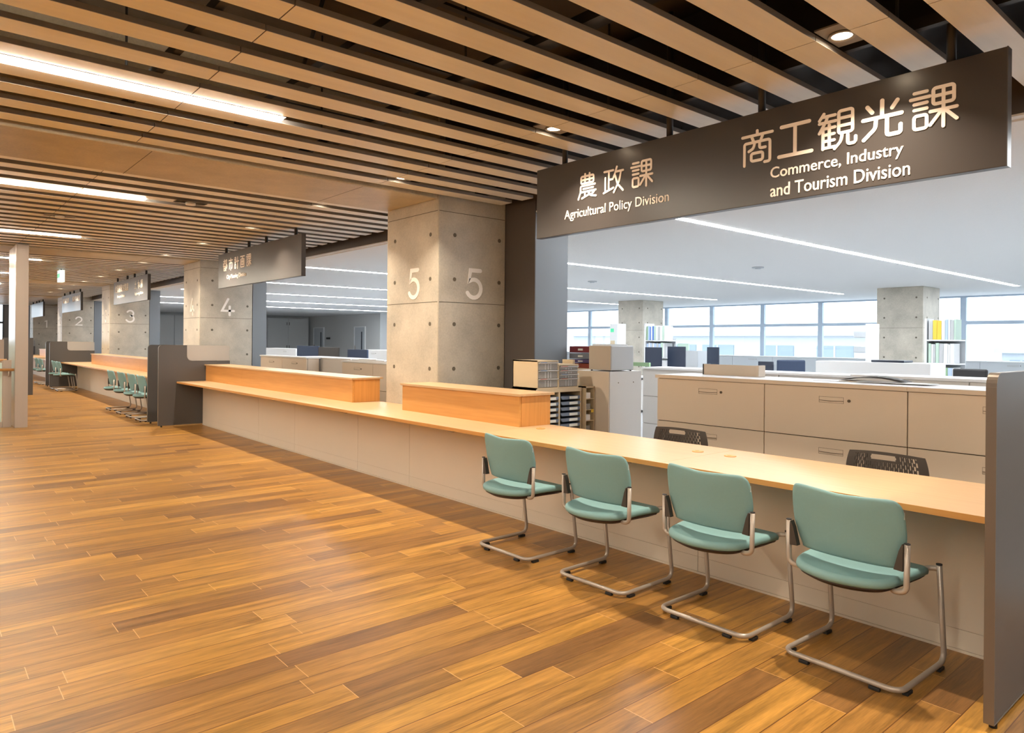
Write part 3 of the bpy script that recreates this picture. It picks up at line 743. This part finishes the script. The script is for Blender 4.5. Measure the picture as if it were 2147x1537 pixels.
# ---------------------------------------------------------------- filing cabinets
def lateral(x0, x1, y0, y1, zt, zs, label, body='cab', hx=.0, hw=.085, lock=True, group=None, face=-1, handle=True):
    """cabinet whose drawers face -y; zs = drawer boundaries from top"""
    t = thing('filing_cabinet', label, 'cabinet', ((x0+x1)/2, y0, 0), 0, group); hwd = (x1-x0)/2
    MB().box(-hwd, hwd, .024, y1-y0, 0, zt).box(-hwd+.002, hwd-.002, .0198, .0238, 0, zt-.001, 1).build('body', [body, 'cabdark' if body == 'cab' else body], t)
    for i, (a, b) in enumerate(zip(zs[:-1], zs[1:])):
        d = MB().box(-hwd+.003, hwd-.003, 0, .0195, b+.003, a-.003, 0, .0015).build('drawer', body, t)
        if handle:
            zc = a-.087 if zs[0] > 1 else a-.08
            hm = MB()
            hm.box(hx-hw, hx+hw, -.0012, .004, zc-.021, zc-.019, 1).box(hx-hw, hx-hw+.0015, -.0012, .004, zc-.021, zc+.021, 1).box(hx+hw-.0015, hx+hw, -.0012, .004, zc-.021, zc+.021, 1).box(hx-hw, hx+hw, -.0012, .004, zc+.019, zc+.021, 1)
            hm.prism([(hx-hw+.002, zc-.006), (hx, zc-.010), (hx+hw-.002, zc-.006), (hx+hw-.002, zc-.003), (hx, zc-.006), (hx-hw+.002, zc-.003)], 'y', -.006, .003, 2)
            h = hm.build('handle', [body, 'seam', 'seam'], d)
            if lock and i == 0: MB().cyl((hx+hw+.036, -.001, zc), .010, .008, 'y').build('lock', 'lock', d)
    return t
A = [-3.705, -2.724, -1.742, -.76, .22]
zsA = [1.108, .752, .40, .06]
lateral(A[0], A[1]-.001, 4.8, 5.28, 1.108, zsA, 'beige lateral filing cabinet behind the counter, left end of its row', hx=.005)
lateral(A[1], A[2]-.001, 4.8, 5.28, 1.108, zsA, 'beige lateral filing cabinet behind the counter, middle one with visible lock', hx=.005)
lateral(A[2], A[3]-.001, 4.8, 5.28, 1.108, zsA, 'beige lateral filing cabinet behind the counter, partly behind the tall divider', hx=.005)
m = MB()
for a, b in ((A[0]-.012, A[2]), (A[2]+.001, A[3])): m.box(a, b, 4.785, 5.30, 1.1085, 1.135)
tag(m.build('worktop', 'cab'), 'beige top edge slab over the beige filing cabinets', 'worktop')
tag(MB().box(A[0]-.012, A[3], 4.787, 5.30, 1.1352, 1.1368).build('worktop_surface', 'wht'), 'white surface lying on the beige filing cabinets', 'worktop')

# document box, folder and papers on the cabinets
t = thing('document_box', 'low beige document box standing on the filing cabinets', 'box', (-3.24, 5.16, 1.137))
MB().box(-.25, .235, 0, .012, 0, .088).build('front_board', 'cab', t)
MB().box(-.262, -.251, -.002, .10, 0, .090).build('side_board', 'bracket', t); MB().box(.236, .262, -.004, .10, 0, .090, 0, .003).build('side_board', 'cab', t)
MB().box(-.25, .235, .09, .10, 0, .08).build('back_board', 'cab', t)
t = thing('paper_stack', 'spread of white papers on the filing cabinets under the dark folder', 'papers', (-2.05, 5.13, 1.137))
for i, (a, b, c_, d_, z_) in enumerate(((-.42, .05, -.10, .10, 0), (-.25, .30, -.06, .12, .003), (-.1, .36, -.12, .05, .006))):
    MB().box(a, b, c_, d_, z_, z_+.0028).build('sheet', 'wht' if i != 1 else 'cab', t)
m = MB(); rings = []
for k in range(13):
    u = k/12; rings.append([Vector((-.18+.42*u, -.07, .0+.026*math.sin(PI*u))), Vector((-.18+.42*u, .11, .0+.030*math.sin(PI*u))), Vector((-.18+.42*u, .11, .003+.030*math.sin(PI*u))), Vector((-.18+.42*u, -.07, .003+.026*math.sin(PI*u)))])
m.loft(rings)
tag(m.build('folder', 'bracket', None, (-2.12, 5.15, 1.1465)), 'bowed dark grey folder lying on papers on the filing cabinets', 'folder')

# second and third rows in the office
def low_run(prefix, x0, x1, n_, y0, y1, zt, mat_, top='wht', zs=None, hw=.07, where='', topt=.024):
    wd = (x1-x0)/n_; zs = zs or [zt, zt-.36, zt-.72, .05]
    for i in range(n_):
        pl = 'cabinet %s, %s' % (where, ['leftmost of its row', 'second from left', 'third from left', 'fourth from left', 'fifth from left', 'sixth from left', 'seventh from left', 'eighth from left', 'ninth from left', 'tenth from left', 'eleventh from left', 'twelfth from left', 'thirteenth from left', 'fourteenth from left'][i])
        lateral(x0+i*wd, x0+(i+1)*wd-.002, y0, y1, zt, zs, prefix+' '+pl, mat_, hw=hw, group='cabinets '+where)
    tag(MB().box(x0-.01, x1+.01, y0-.015, y1+.02, zt+.0005, zt+topt).build('worktop', top), 'white worktop over the cabinets %s' % where, 'worktop')
low_run('white filing', -5.63, -2.9, 3, 7.0, 7.45, 1.075, 'cabw', where='behind the silver box', zs=[1.075, .74, .40, .05])
low_run('white filing', -2.85, .9, 4, 6.55, 7.0, 1.105, 'cabw', where='behind the beige filing cabinets', zs=[1.105, .75, .40, .05])
# tall white panel cabinet
tag(MB().box(-3.9, -2.69, 8.0, 8.45, 0, 1.21, 0, .004).build('storage_cabinet', 'wht'), 'plain white storage cabinet back in front of the right office column', 'cabinet')
tag(MB().box(-3.32, -2.98, 8.1, 8.35, 1.2105, 1.235, 0, .004).build('binder', 'monitor'), 'black folder lying flat on the plain white cabinet', 'binder')
BC = [('white', (.78, .80, .82)), ('blue', (.08, .20, .62)), ('pale green', (.50, .66, .56)), ('yellow', (.80, .55, .06)), ('light blue', (.45, .58, .78)), ('grey', (.50, .52, .54)), ('navy', (.03, .05, .16)), ('green', (.30, .48, .28))]
for nm_, c_ in BC:
    if 'b_'+nm_ not in MT: MT['b_'+nm_] = mat('file_'+nm_.replace(' ', '_'), c_, .5)
# steel cabinet and silver box beside the jamb
t = thing('steel_cabinet', 'tall tan cabinet with white side behind the tray cabinet', 'cabinet', (-4.60, 5.0, 0))
MB().box(-.26, .19, 0, .46, 0, 1.128).build('body', 'cabw', t); MB().box(-.26, .185, -.012, -.001, .02, 1.124).build('front_sheet', 'cab', t)
for yy in (.12, .34): MB().cyl((.191, yy, 1.02), .006, .004, 'x', n=10).build('screw', 'seam', t)
t = thing('metal_box', 'silver grey metal box standing on the tan cabinet', 'box', (-4.56, 5.02, 1.1285))
MB().box(-.14, .145, 0, .33, .008, .245, 0, .012).build('casing', 'cabb', t); MB().box(-.135, .14, -.004, -.0005, .014, .24).build('front_sheet', 'boxfront', t)
for xx, yy in ((-.12, .02), (.12, .02), (-.12, .31), (.12, .31)): MB().cyl((xx, yy, .004), .01, .008, n=10).build('foot', 'rubber', t)
tag(MB().box(-.13, .10, .03, .28, .0, .012).build('papers', 'wht', None, (-4.56, 5.03, 1.374)), 'loose papers on top of the silver grey box', 'papers')
t_cols = [('dark red', (.20, .03, .035)), ('grey', (.20, .22, .26)), ('purple', (.10, .07, .18)), ('rust red', (.26, .055, .03))]
zz = [(.165, .235), (.098, .160), (.055, .095), (.0, .052)]
for (nm_, c_), (a, b) in zip(t_cols, zz):
    MT[nm_] = mat('binder_'+nm_.replace(' ', '_'), c_, .5)
    t = thing('binder', '%s binder in the stack left of the silver box' % nm_, 'binder', (-5.225, 5.43, 1.1285 + a))
    MB().box(-.15, .15, 0, .28, 0, b-a-.004, 0, .003).build('cover', nm_, t); MB().box(-.02, .05, -.001, .0, (b-a)*.3, (b-a)*.6).build('label', 'label' if nm_ != 'rust red' else 'rust red', t)
tag(MB().box(-5.42, -4.95, 5.42, 5.80, 0, 1.128).build('steel_cabinet', 'cab'), 'tan steel cabinet carrying the stack of dark binders', 'cabinet')

# tray cabinet with blue trays
t = thing('tray_cabinet', 'open beige cabinet filled with blue letter trays', 'cabinet', (-4.63, 4.26, 0))
m = MB().box(-.34, -.32, 0, .585, 0, .975).box(-.34, 0, 0, .018, 0, .975).box(-.34, 0, .567, .585, 0, .975).box(-.34, 0, .283, .302, 0, .94).box(-.34, .002, 0, .585, .94, .975).box(-.34, 0, .018, .567, 0, .03)
m.build('body', 'tan', t)
for cy in (.020, .304):
    for k in range(17):
        z_ = .045 + k*.0515
        o = MB().prism([(cy+.004, z_+.018), (cy+.020, z_), (cy+.245, z_), (cy+.259, z_+.018), (cy+.259, z_+.030), (cy+.004, z_+.030)], 'x', -.31, .006 + (.004 if (k*7+int(cy*10)) % 3 == 0 else 0)).build('tray', 'blue', t)
        MB().box(.0105, .0115, cy+.11, cy+.22, z_+.003, z_+.028).build('paper_label', 'label', o)
def drawer_case(loc, wd, hts, label, tags, cham=0):
    t = thing('desktop_drawer_case', label, 'drawer case', loc); Ht = sum(hts)+.03
    MB().box(-.34, -.002, 0, .01, 0, Ht).box(-.34, -.002, wd-.01, wd, 0, Ht).box(-.34, -.33, 0, wd, 0, Ht).box(-.34, 0, 0, wd, Ht-.012, Ht).box(-.34, 0, 0, wd, 0, .012).build('case', 'tan', t)
    z_ = .014
    for h_, c_ in zip(hts, tags):
        d = MB().box(-.32, -.001, .013, wd-.013, z_+.002, z_+h_-.016).build('drawer', 'clear', t)
        MB().prism([(-.001, z_+h_-.015), (.020, z_+h_-.004), (.018, z_+h_-.001), (-.001, z_+h_-.003)], 'y', .012, wd-.012).build('drawer_lip', 'wht', d)
        MB().box(.0185, .0215, .02, .02+wd*.3, z_+h_-.0045, z_+h_-.0015).build('colour_tag', c_, d)
        for yy in (.36, .5, .62): MB().box(-.0005, .0005, wd*yy, wd*yy+.004, z_+.004, z_+h_-.018).build('divider_rib', 'wht', d)
        z_ += h_
MT['tagblue'] = mat('tag_blue', (.25, .45, .85), .5); MT['tagred'] = mat('tag_red', (.85, .25, .22), .5)
drawer_case((-4.63, 4.275, .9755), .262, [.080, .077, .072], 'tall tan drawer case with three clear drawers on the tray cabinet', ['tagred', 'tagblue', 'tagblue'])
drawer_case((-4.63, 4.54, .9755), .262, [.077, .040, .037, .037], 'lower tan drawer case with four clear drawers on the tray cabinet', ['tagred', 'tagblue', 'tagred', 'tagred'])
tag(MB().box(-.14, 0, 0, .03, 0, .26, 0, .002).build('box_file', 'tan', None, (-4.72, 4.815, .9755)), 'narrow tan box file behind the lower drawer case', 'file')
# low bin cabinet
t = thing('bin_cabinet', 'low tan cabinet with small mixed bins right of the tray cabinet', 'cabinet', (-4.585, 4.87, 0))
MB().box(-.16, -.15, -.015, .108, 0, .985).box(-.16, .0, -.015, -.006, 0, .985).box(-.16, .0, .100, .108, 0, .985).box(-.16, .0, -.015, .108, .97, .985).build('body', 'tan', t)
for k in range(9):
    z_ = .03+k*.104
    MB().box(-.149, .0, -.005, .099, z_, z_+.007).build('shelf', 'tan', t)
    MB().box(-.13, -.004, -.002, .055, z_+.0075, z_+.062).build('bin', ['wht', 'clear', 'green', 'clear', 'rust red', 'clear', 'wht', 'clear', 'wht'][k], t)
MB().box(.0005, .0015, .062, .095, .735, .765).build('note', 'b_yellow', t)

# ---------------------------------------------------------------- office beyond: lamps, shelves, desks, screens
for i, xx in enumerate((-4.55, -8.42, -12.25, -16.15, -20.0, -24.0, -28.0, -.7, 3.2)):
    nm = ['nearest the camera, above the right office column', 'second from the near side', 'third from the near side', 'fourth from the near side', 'fifth from the near side', 'sixth from the near side', 'farthest to the left', 'out to the right over the white cabinets', 'farthest right'][i]
    t = thing('linear_office_lamp', 'long recessed office ceiling lamp, %s' % nm, 'lamp', (xx, 0, 2.74), 0, 'recessed lamps of the office')
    MB().box(-.045, .045, 5.5, 18.7 if i < 4 or i > 6 else 16.6, -.004, -.0005).build('diffuser', 'olamp', t)
for (xx, yy, l_) in ((-10.5, 11.3, 'small dark ceiling speaker in the office near the second lamp'), (-6.5, 11.2, 'small pale ceiling detector in the office'), (-14.6, 18.6, 'dome camera under the office ceiling near the windows')):
    tag(MB().cyl((xx, yy, 2.73), .10, .018, n=20).cyl((xx, yy, 2.715), .05, .02, n=16).build('ceiling_fitting', 'cabb'), l_, 'ceiling fitting')
low_run('grey', -23.0, -3.0, 14, 20.85, 21.3, .99, 'cabb', where='below the far windows', zs=[.99, .52, .05], hw=.12)

def bookshelf(x0, y0, wd, label, short, levels, seed, dep=.30, ht=1.85):
    rnd = random.Random(seed)
    t = thing('bookshelf', label, 'shelf', (x0, y0, 0))
    MB().box(0, wd, dep, dep+.015, 0, ht-.35).build('back', 'cabb', t)
    MB().box(0, .03, 0, dep, 0, ht-.03).build('side', 'wht', t)
    for z_ in levels: MB().box(.0305, wd, 0, dep, z_-.02, z_).build('shelf', 'wht', t)
    ORD = ['first', 'second', 'third', 'fourth', 'fifth', 'sixth', 'seventh', 'eighth', 'ninth', 'tenth', 'eleventh', 'twelfth', 'thirteenth', 'fourteenth', 'fifteenth', 'sixteenth']
    for lv, z_ in zip(['lowest', 'second', 'third', 'top'], levels):
        x_ = .05; idx = 0
        while x_ < wd-.06:
            w_ = rnd.choice((.03, .04, .05, .06)); nm_, c_ = rnd.choice(BC[:1]*8+BC[4:6]*3+[BC[1], BC[2], BC[2], BC[7], BC[3]])
            h_ = rnd.choice((.29, .30, .31))
            o = MB().box(0, w_-.003, 0, .24, 0, h_, 0, .002).build('binder', 'b_'+nm_, None, (x0+x_, y0+.02, z_+.001))
            tag(o, '%s binder, %s from left, %s shelf, %s' % (nm_, ORD[idx], lv, short), 'binder', 'binders on the %s shelf of %s' % (lv, short)); idx += 1
            x_ += w_
bookshelf(-4.12, 12.0, .47, 'open white bookshelf right of the right office column', 'bookshelf by the right office column', [.75, 1.13, 1.49], 3)
bookshelf(-9.62, 12.0, .60, 'open white bookshelf right of the left office column', 'bookshelf by the left office column', [.75, 1.10, 1.46], 5)
# shelf seen side on, left of the right column; and one left of the left column
t = thing('brochure_rack', 'white brochure rack left of the right office column', 'rack', (-5.20, 12.0, 0))
MB().box(.19, .285, 0, .30, 0, 1.75).build('upright', 'wht', t)
for z_ in (1.62, 1.37, 1.12): MB().box(0, .189, 0, .02, z_-.09, z_).build('pocket', 'cabb', t); MB().box(0, .189, .021, .25, z_-.10, z_-.09).build('shelf', 'wht', t)
t = thing('brochure_rack', 'white rack with small posters left of the left office column', 'rack', (-10.6, 12.0, 0))
MB().box(0, .22, 0, .30, 0, 1.83, 0, .01).build('body', 'wht', t)
MB().box(.02, .15, -.004, -.0005, 1.30, 1.45).build('notice', 'tan', t); MB().box(.02, .12, -.004, -.0005, 1.64, 1.72).build('notice', 'green', t)

def desk(x, y, wd, label, dep=.7):
    t = thing('office_desk', label, 'desk', (x, y, 0))
    MB().box(0, wd, 0, dep, .70, .725).build('desktop', 'wht', t)
    for a in (0, wd-.03): MB().box(a, a+.03, .02, dep-.02, 0, .699).build('side_panel', 'cabw', t)
    MB().box(.04, .42, .05, dep-.05, .05, .66).build('drawer_unit', 'cabw', t)
def monitor(x, y, z, label, wd=.46, rz=0, ht=.30):
    t = thing('monitor', label, 'monitor', (x, y, z), rz)
    MB().box(-wd/2, wd/2, -.02, .02, .12, .12+ht, 0, .006).build('screen', 'monitor', t)
    MB().box(-.03, .03, .021, .05, .02, .25).build('stand', 'black', t); MB().box(-.11, .11, -.08, .10, 0, .012).build('base', 'black', t)
def task_chair(x, y, label, rz=0, col='navy', zt=1.02):
    t = thing('task_chair', label, 'chair', (x, y, 0), rz)
    MB().box(-.21, .21, .16, .20, .56, zt, 0, .018).build('backrest', col, t)
    MB().box(-.23, .23, -.25, .17, .43, .48, 0, .02).build('seat', col, t)
    MB().box(-.03, .03, .201, .23, .38, .75).build('back_support', 'black', t)
    MB().cyl((0, -.03, .26), .025, .30, n=10).build('gas_lift', 'black', t)
    for k in range(5):
        a = 2*PI*k/5; MB().tube([(0, -.03, .1), (.28*math.cos(a), -.03+.28*math.sin(a), .03)], .016, 6).build('leg', 'black', t)
for x, y, wd, l_ in ((-9.3, 11.15, 1.3, 'white office desk carrying two monitors in front of the left office column'), (-9.2, 12.6, 1.1, 'white office desk behind the two monitors near the left office column'),
                     (-6.75, 10.75, 1.25, 'white office desk before the low grey window cabinets'), (-3.0, 10.4, 1.4, 'white office desk near the right bookshelf')):
    desk(x, y, wd, l_)
monitor(-8.90, 11.40, .726, 'blue black monitor right of the silver box, left of a pair', .40, ht=.47)
monitor(-8.50, 11.62, .726, 'black monitor seen from behind right of the silver box, right of a pair', .42, ht=.49)
monitor(-8.47, 12.85, .726, 'narrow dark monitor at the right end of the grey green partition', .28, ht=.48)
monitor(-6.22, 11.0, .726, 'low black monitor on the desk before the window cabinets', .27, ht=.26)
monitor(-5.92, 11.15, .726, 'small black monitor next to the low one before the window cabinets', .24, ht=.22)
task_chair(-5.25, 10.1, 'blue task chair before the low grey window cabinets', .75, zt=1.16)
task_chair(-2.9, 9.6, 'black task chair near the right bookshelf', -.3, 'black', 1.12)
t = thing('desk_partition', 'grey green desk partition before the far windows', 'partition', (-9.9, 13.5, 0)); MB().box(0, .6, 0, .04, .1, 1.235).build('screen_panel', 'b_grey', t); MB().box(.603, .98, .0, .04, .1, 1.235).build('screen_panel', 'cabb', t)
tag(MB().box(0, .30, 0, .03, 0, .16).build('desk_divider', 'b_pale green', None, (-9.85, 13.505, 1.236)), 'small pale green card on top of the grey partition', 'card')
tag(MB().box(0, .45, 0, .03, 0, .05, 0).build('notebook', 'b_green', None, (-6.1, 7.15, 1.1005)), 'green notebook on the white cabinets behind the silver box', 'notebook')

# office seen through the opening left of column five
lateral(-13.02, -12.02, 4.98, 5.20, 1.095, [1.095, .72, .38, .05], 'beige filing cabinet touching the jamb of the column marked four', hx=.0, hw=.09)
lateral(-12.018, -11.02, 4.98, 5.20, 1.095, [1.095, .72, .38, .05], 'beige filing cabinet second from the column marked four', hx=.0, hw=.09)
tag(MB().box(-13.04, -11.0, 4.966, 5.22, 1.0955, 1.118).build('worktop', 'wht'), 'white worktop on the two beige cabinets near the column marked four', 'worktop')
lateral(-11.98, -10.99, 5.25, 5.68, 1.09, [1.09, .05], 'white storage cabinet behind the beige ones near the column marked four', 'cabw', handle=False)
lateral(-10.988, -10.0, 5.25, 5.68, 1.09, [1.09, .05], 'white storage cabinet between the two beige groups in the middle opening', 'cabw', handle=False)
tag(MB().box(-12.0, -9.98, 5.235, 5.70, 1.0905, 1.113).build('worktop', 'wht'), 'white worktop on the white storage cabinets in the middle opening', 'worktop')
lateral(-9.76, -8.83, 4.98, 5.22, 1.075, [1.075, .70, .35, .05], 'beige filing cabinet just behind the wood riser left of column five', hx=.0, hw=.09)
lateral(-8.828, -7.9, 4.98, 5.22, 1.075, [1.075, .70, .35, .05], 'beige filing cabinet touching the left side of the column marked five', hx=.0, hw=.09)
tag(MB().box(-9.78, -7.88, 4.966, 5.23, 1.0755, 1.095).build('worktop', 'wht'), 'white worktop on the two beige cabinets at column five', 'worktop')
tag(MB().box(-.55, .55, -.08, .10, 0, .012).box(-.5, .45, -.06, .09, .0125, .026).box(-.3, .2, -.05, .08, .0265, .036).build('paper_stack', 'wht', None, (-9.05, 5.09, 1.0955)), 'open white paper stack on the beige cabinets at column five', 'papers')
lateral(-23.2, -20.7, 9.0, 9.5, 1.13, [1.13, .7, .35, .05], 'white low cabinet farther back, left part of the middle opening', 'cabw', hx=.4, hw=.1)
lateral(-16.6, -14.9, 9.0, 9.5, 1.165, [1.165, .7, .35, .05], 'white low cabinet farther back at the left edge of column five', 'cabw', hx=-.2, hw=.1)
t = thing('desk_screen', 'navy desk screen left of the dark brown one', 'partition', (-18.32, 8.0, 0)); MB().box(0, 1.3, 0, .035, .6, 1.25, 0, .004).build('fabric_panel', 'navy', t); MB().box(.05, .1, -.02, .06, 0, .6).box(1.15, 1.2, -.02, .06, 0, .6).build('leg', 'cabw', t)
t = thing('desk_screen', 'dark brown desk screen beside the navy one', 'partition', (-17.0, 8.0, 0)); MB().box(0, 1.12, 0, .035, .6, 1.225, 0, .004).build('fabric_panel', 'meshblack', t); MB().box(.05, .1, -.02, .06, 0, .6).build('leg', 'cabw', t)
t = thing('desk_screen', 'navy desk screen nearer the column marked five', 'partition', (-14.45, 7.5, 0)); MB().box(0, .9, 0, .035, .6, 1.205, 0, .004).build('fabric_panel', 'navy', t); MB().box(.05, .1, -.02, .06, 0, .6).build('leg', 'cabw', t)
desk(-18.32, 8.1, 1.3, 'white desk behind the navy desk screen'); desk(-17.0, 8.1, 1.1, 'white desk behind the dark brown desk screen'); desk(-14.4, 7.6, .85, 'white desk behind the nearer navy screen')
# doors and cupboards at the end of the office
def door(n_, x0, x1, y, zt):
    o = struct('door_%d' % n_, MB().box(x0+.06, x1-.06, y-.03, y-.001, 0, zt-.05), 'cabb')
    MB().box(x0, x0+.06, y-.05, y-.001, 0, zt).box(x1-.06, x1, y-.05, y-.001, 0, zt).box(x0+.06, x1-.06, y-.05, y-.001, zt-.05, zt).build('door_frame', 'wht', o)
    MB().box(x1-.42, x1-.30, y-.034, y-.0305, .9, 1.85).build('vision_strip', 'monitor', o)
    MB().box(x0+.14, x0+.17, y-.08, y-.0305, .95, 1.15).build('door_handle', 'tube', o)
door(1, -37.2, -35.9, 17.24, 2.12); door(2, -32.45, -31.3, 17.24, 2.12)
tag(MB().box(-35.6, -35.2, 17.2, 17.239, 1.46, 1.56).build('wall_panel', 'black'), 'small black wall switch plate beside the left far door', 'switch')
for i in range(5):
    y0 = 5.3+2.35*i; nm = ['nearest the column side', 'second', 'third', 'fourth', 'last before the corner'][i]
    t = thing('wall_cupboard', 'grey floor to ceiling cupboard on the far office end wall, %s' % nm, 'cupboard', (-37.9, y0, 0), 0, 'cupboards on the far end wall')
    MB().box(.001, .40, 0, 2.34, 0, 2.6).build('body', 'offwall', t)
    for j in range(2):
        for (za, zb) in ((.05, 2.0), (2.02, 2.58)):
            d = MB().box(.401, .42, .01+1.16*j, 1.15+1.16*j, za, zb).build('door', 'offwall', t)
            yy = 1.08 if j == 0 else 1.22
            MB().box(.421, .435, yy-.012, yy+.012, (za+zb)/2-.08, (za+zb)/2+.08).build('handle', 'bracket', d)

# ---------------------------------------------------------------- tall metal post and glass railing at the left
t = thing('metal_screen_wall', 'tall taupe metal post panel reaching the slatted ceiling at the left', 'post', (-13.25, 1.24, 0))
MB().box(-.95, 0, 0, .165, 0, 2.858, 0, .004).build('end_face', 'postside', t)
MB().box(-.94, -.31, -.004, -.0005, .01, 2.85).box(-.305, -.004, -.004, -.0005, .01, 2.85).build('side_sheet', 'post', t)
MB().box(-.01, -.0002+.003, .03, .12, 2.72, 2.722).box(-.01, .0028, .03, .12, 2.745, 2.747).box(-.01, .0028, .03, .12, 2.77, 2.772).build('vent_slots', 'post', t)
def railing(x, y1, label, zt=.97, y0=-6.5):
    t = thing('glass_railing', label, 'railing', (x, 0, 0))
    for yy in (y1-.12, y1-1.6, y1-3.2): MB().box(-.03, .03, yy, yy+.11, .0, zt, 0, .003).build('post', 'postside', t)
    MB().box(-.03, .03, y0, y1-.125, .0, .09).build('bottom_rail', 'postside', t)
    MB().box(-.008, .008, y0, y1-.13, .0905, zt-.04).build('glass_panel', 'railglass', t)
    MB().tube([(.08, y0, .90), (.08, y1+.04, .90)], .021, 12).build('handrail', 'rail', t)
    MB().tube(fillet([(.031, y1-.05, .80), (.08, y1-.05, .80), (.08, y1-.05, .88)], .03), .008, 8).build('rail_bracket', 'tube', t)
railing(-13.45, 1.22, 'glass railing with wood handrail beside the tall post', 1.05)
railing(-19.5, 1.62, 'farther glass railing behind the tall post', 1.36)
tag(MB().box(-20.8, -20.74, 1.68, 2.3, 0, 1.40).build('stair_screen', 'panel'), 'dark screen board behind the farther glass railing', 'partition')

# ---------------------------------------------------------------- outside
struct('ground', MB().box(-160, 100, 21.9, 160, -4.3, -4.0), 'ground')
def building(x0, x1, y0, h0, h1, wins, label):
    t = thing('building', label, 'building', ((x0+x1)/2, y0, 0)); c = (x0+x1)/2
    MB().box(x0-c, x1-c, 0, 12, -4, h1).build('wall', 'outwall', t)
    MB().box(x0-c-.4, x1-c+.4, -.4, 12.4, h1, h1+.35).build('roof', 'outwall', t)
    for a, b, z0, z1 in wins:
        f = MB().box(a-c, b-c, -.06, -.01, z0, z1).build('window', 'outwin', t)
        MB().box((a+b)/2-c-.06, (a+b)/2-c+.06, -.1, -.061, z0, z1).box(a-c, b-c, -.1, -.061, z0+(z1-z0)*.28, z0+(z1-z0)*.28+.1).build('window_bars', 'outwall', f)
building(-47, -18.7, 48, 0, 2.0, [(-45, -42.2, -1.4, 1.3), (-41.6, -38.8, -1.4, 1.3), (-36, -33.2, -1.4, 1.3), (-32.6, -29.8, -1.4, 1.3), (-27.5, -25, -1.4, 1.3), (-23.3, -20.8, -1.4, 1.3)], 'long white two storey building outside the office windows')
building(-15.5, -9.0, 60, 0, .9, [(-15, -13.6, -1.0, .4), (-12.8, -11.6, -1.0, .4), (-10.6, -9.8, -1.0, .4)], 'pale house with a flat eave outside the right windows')
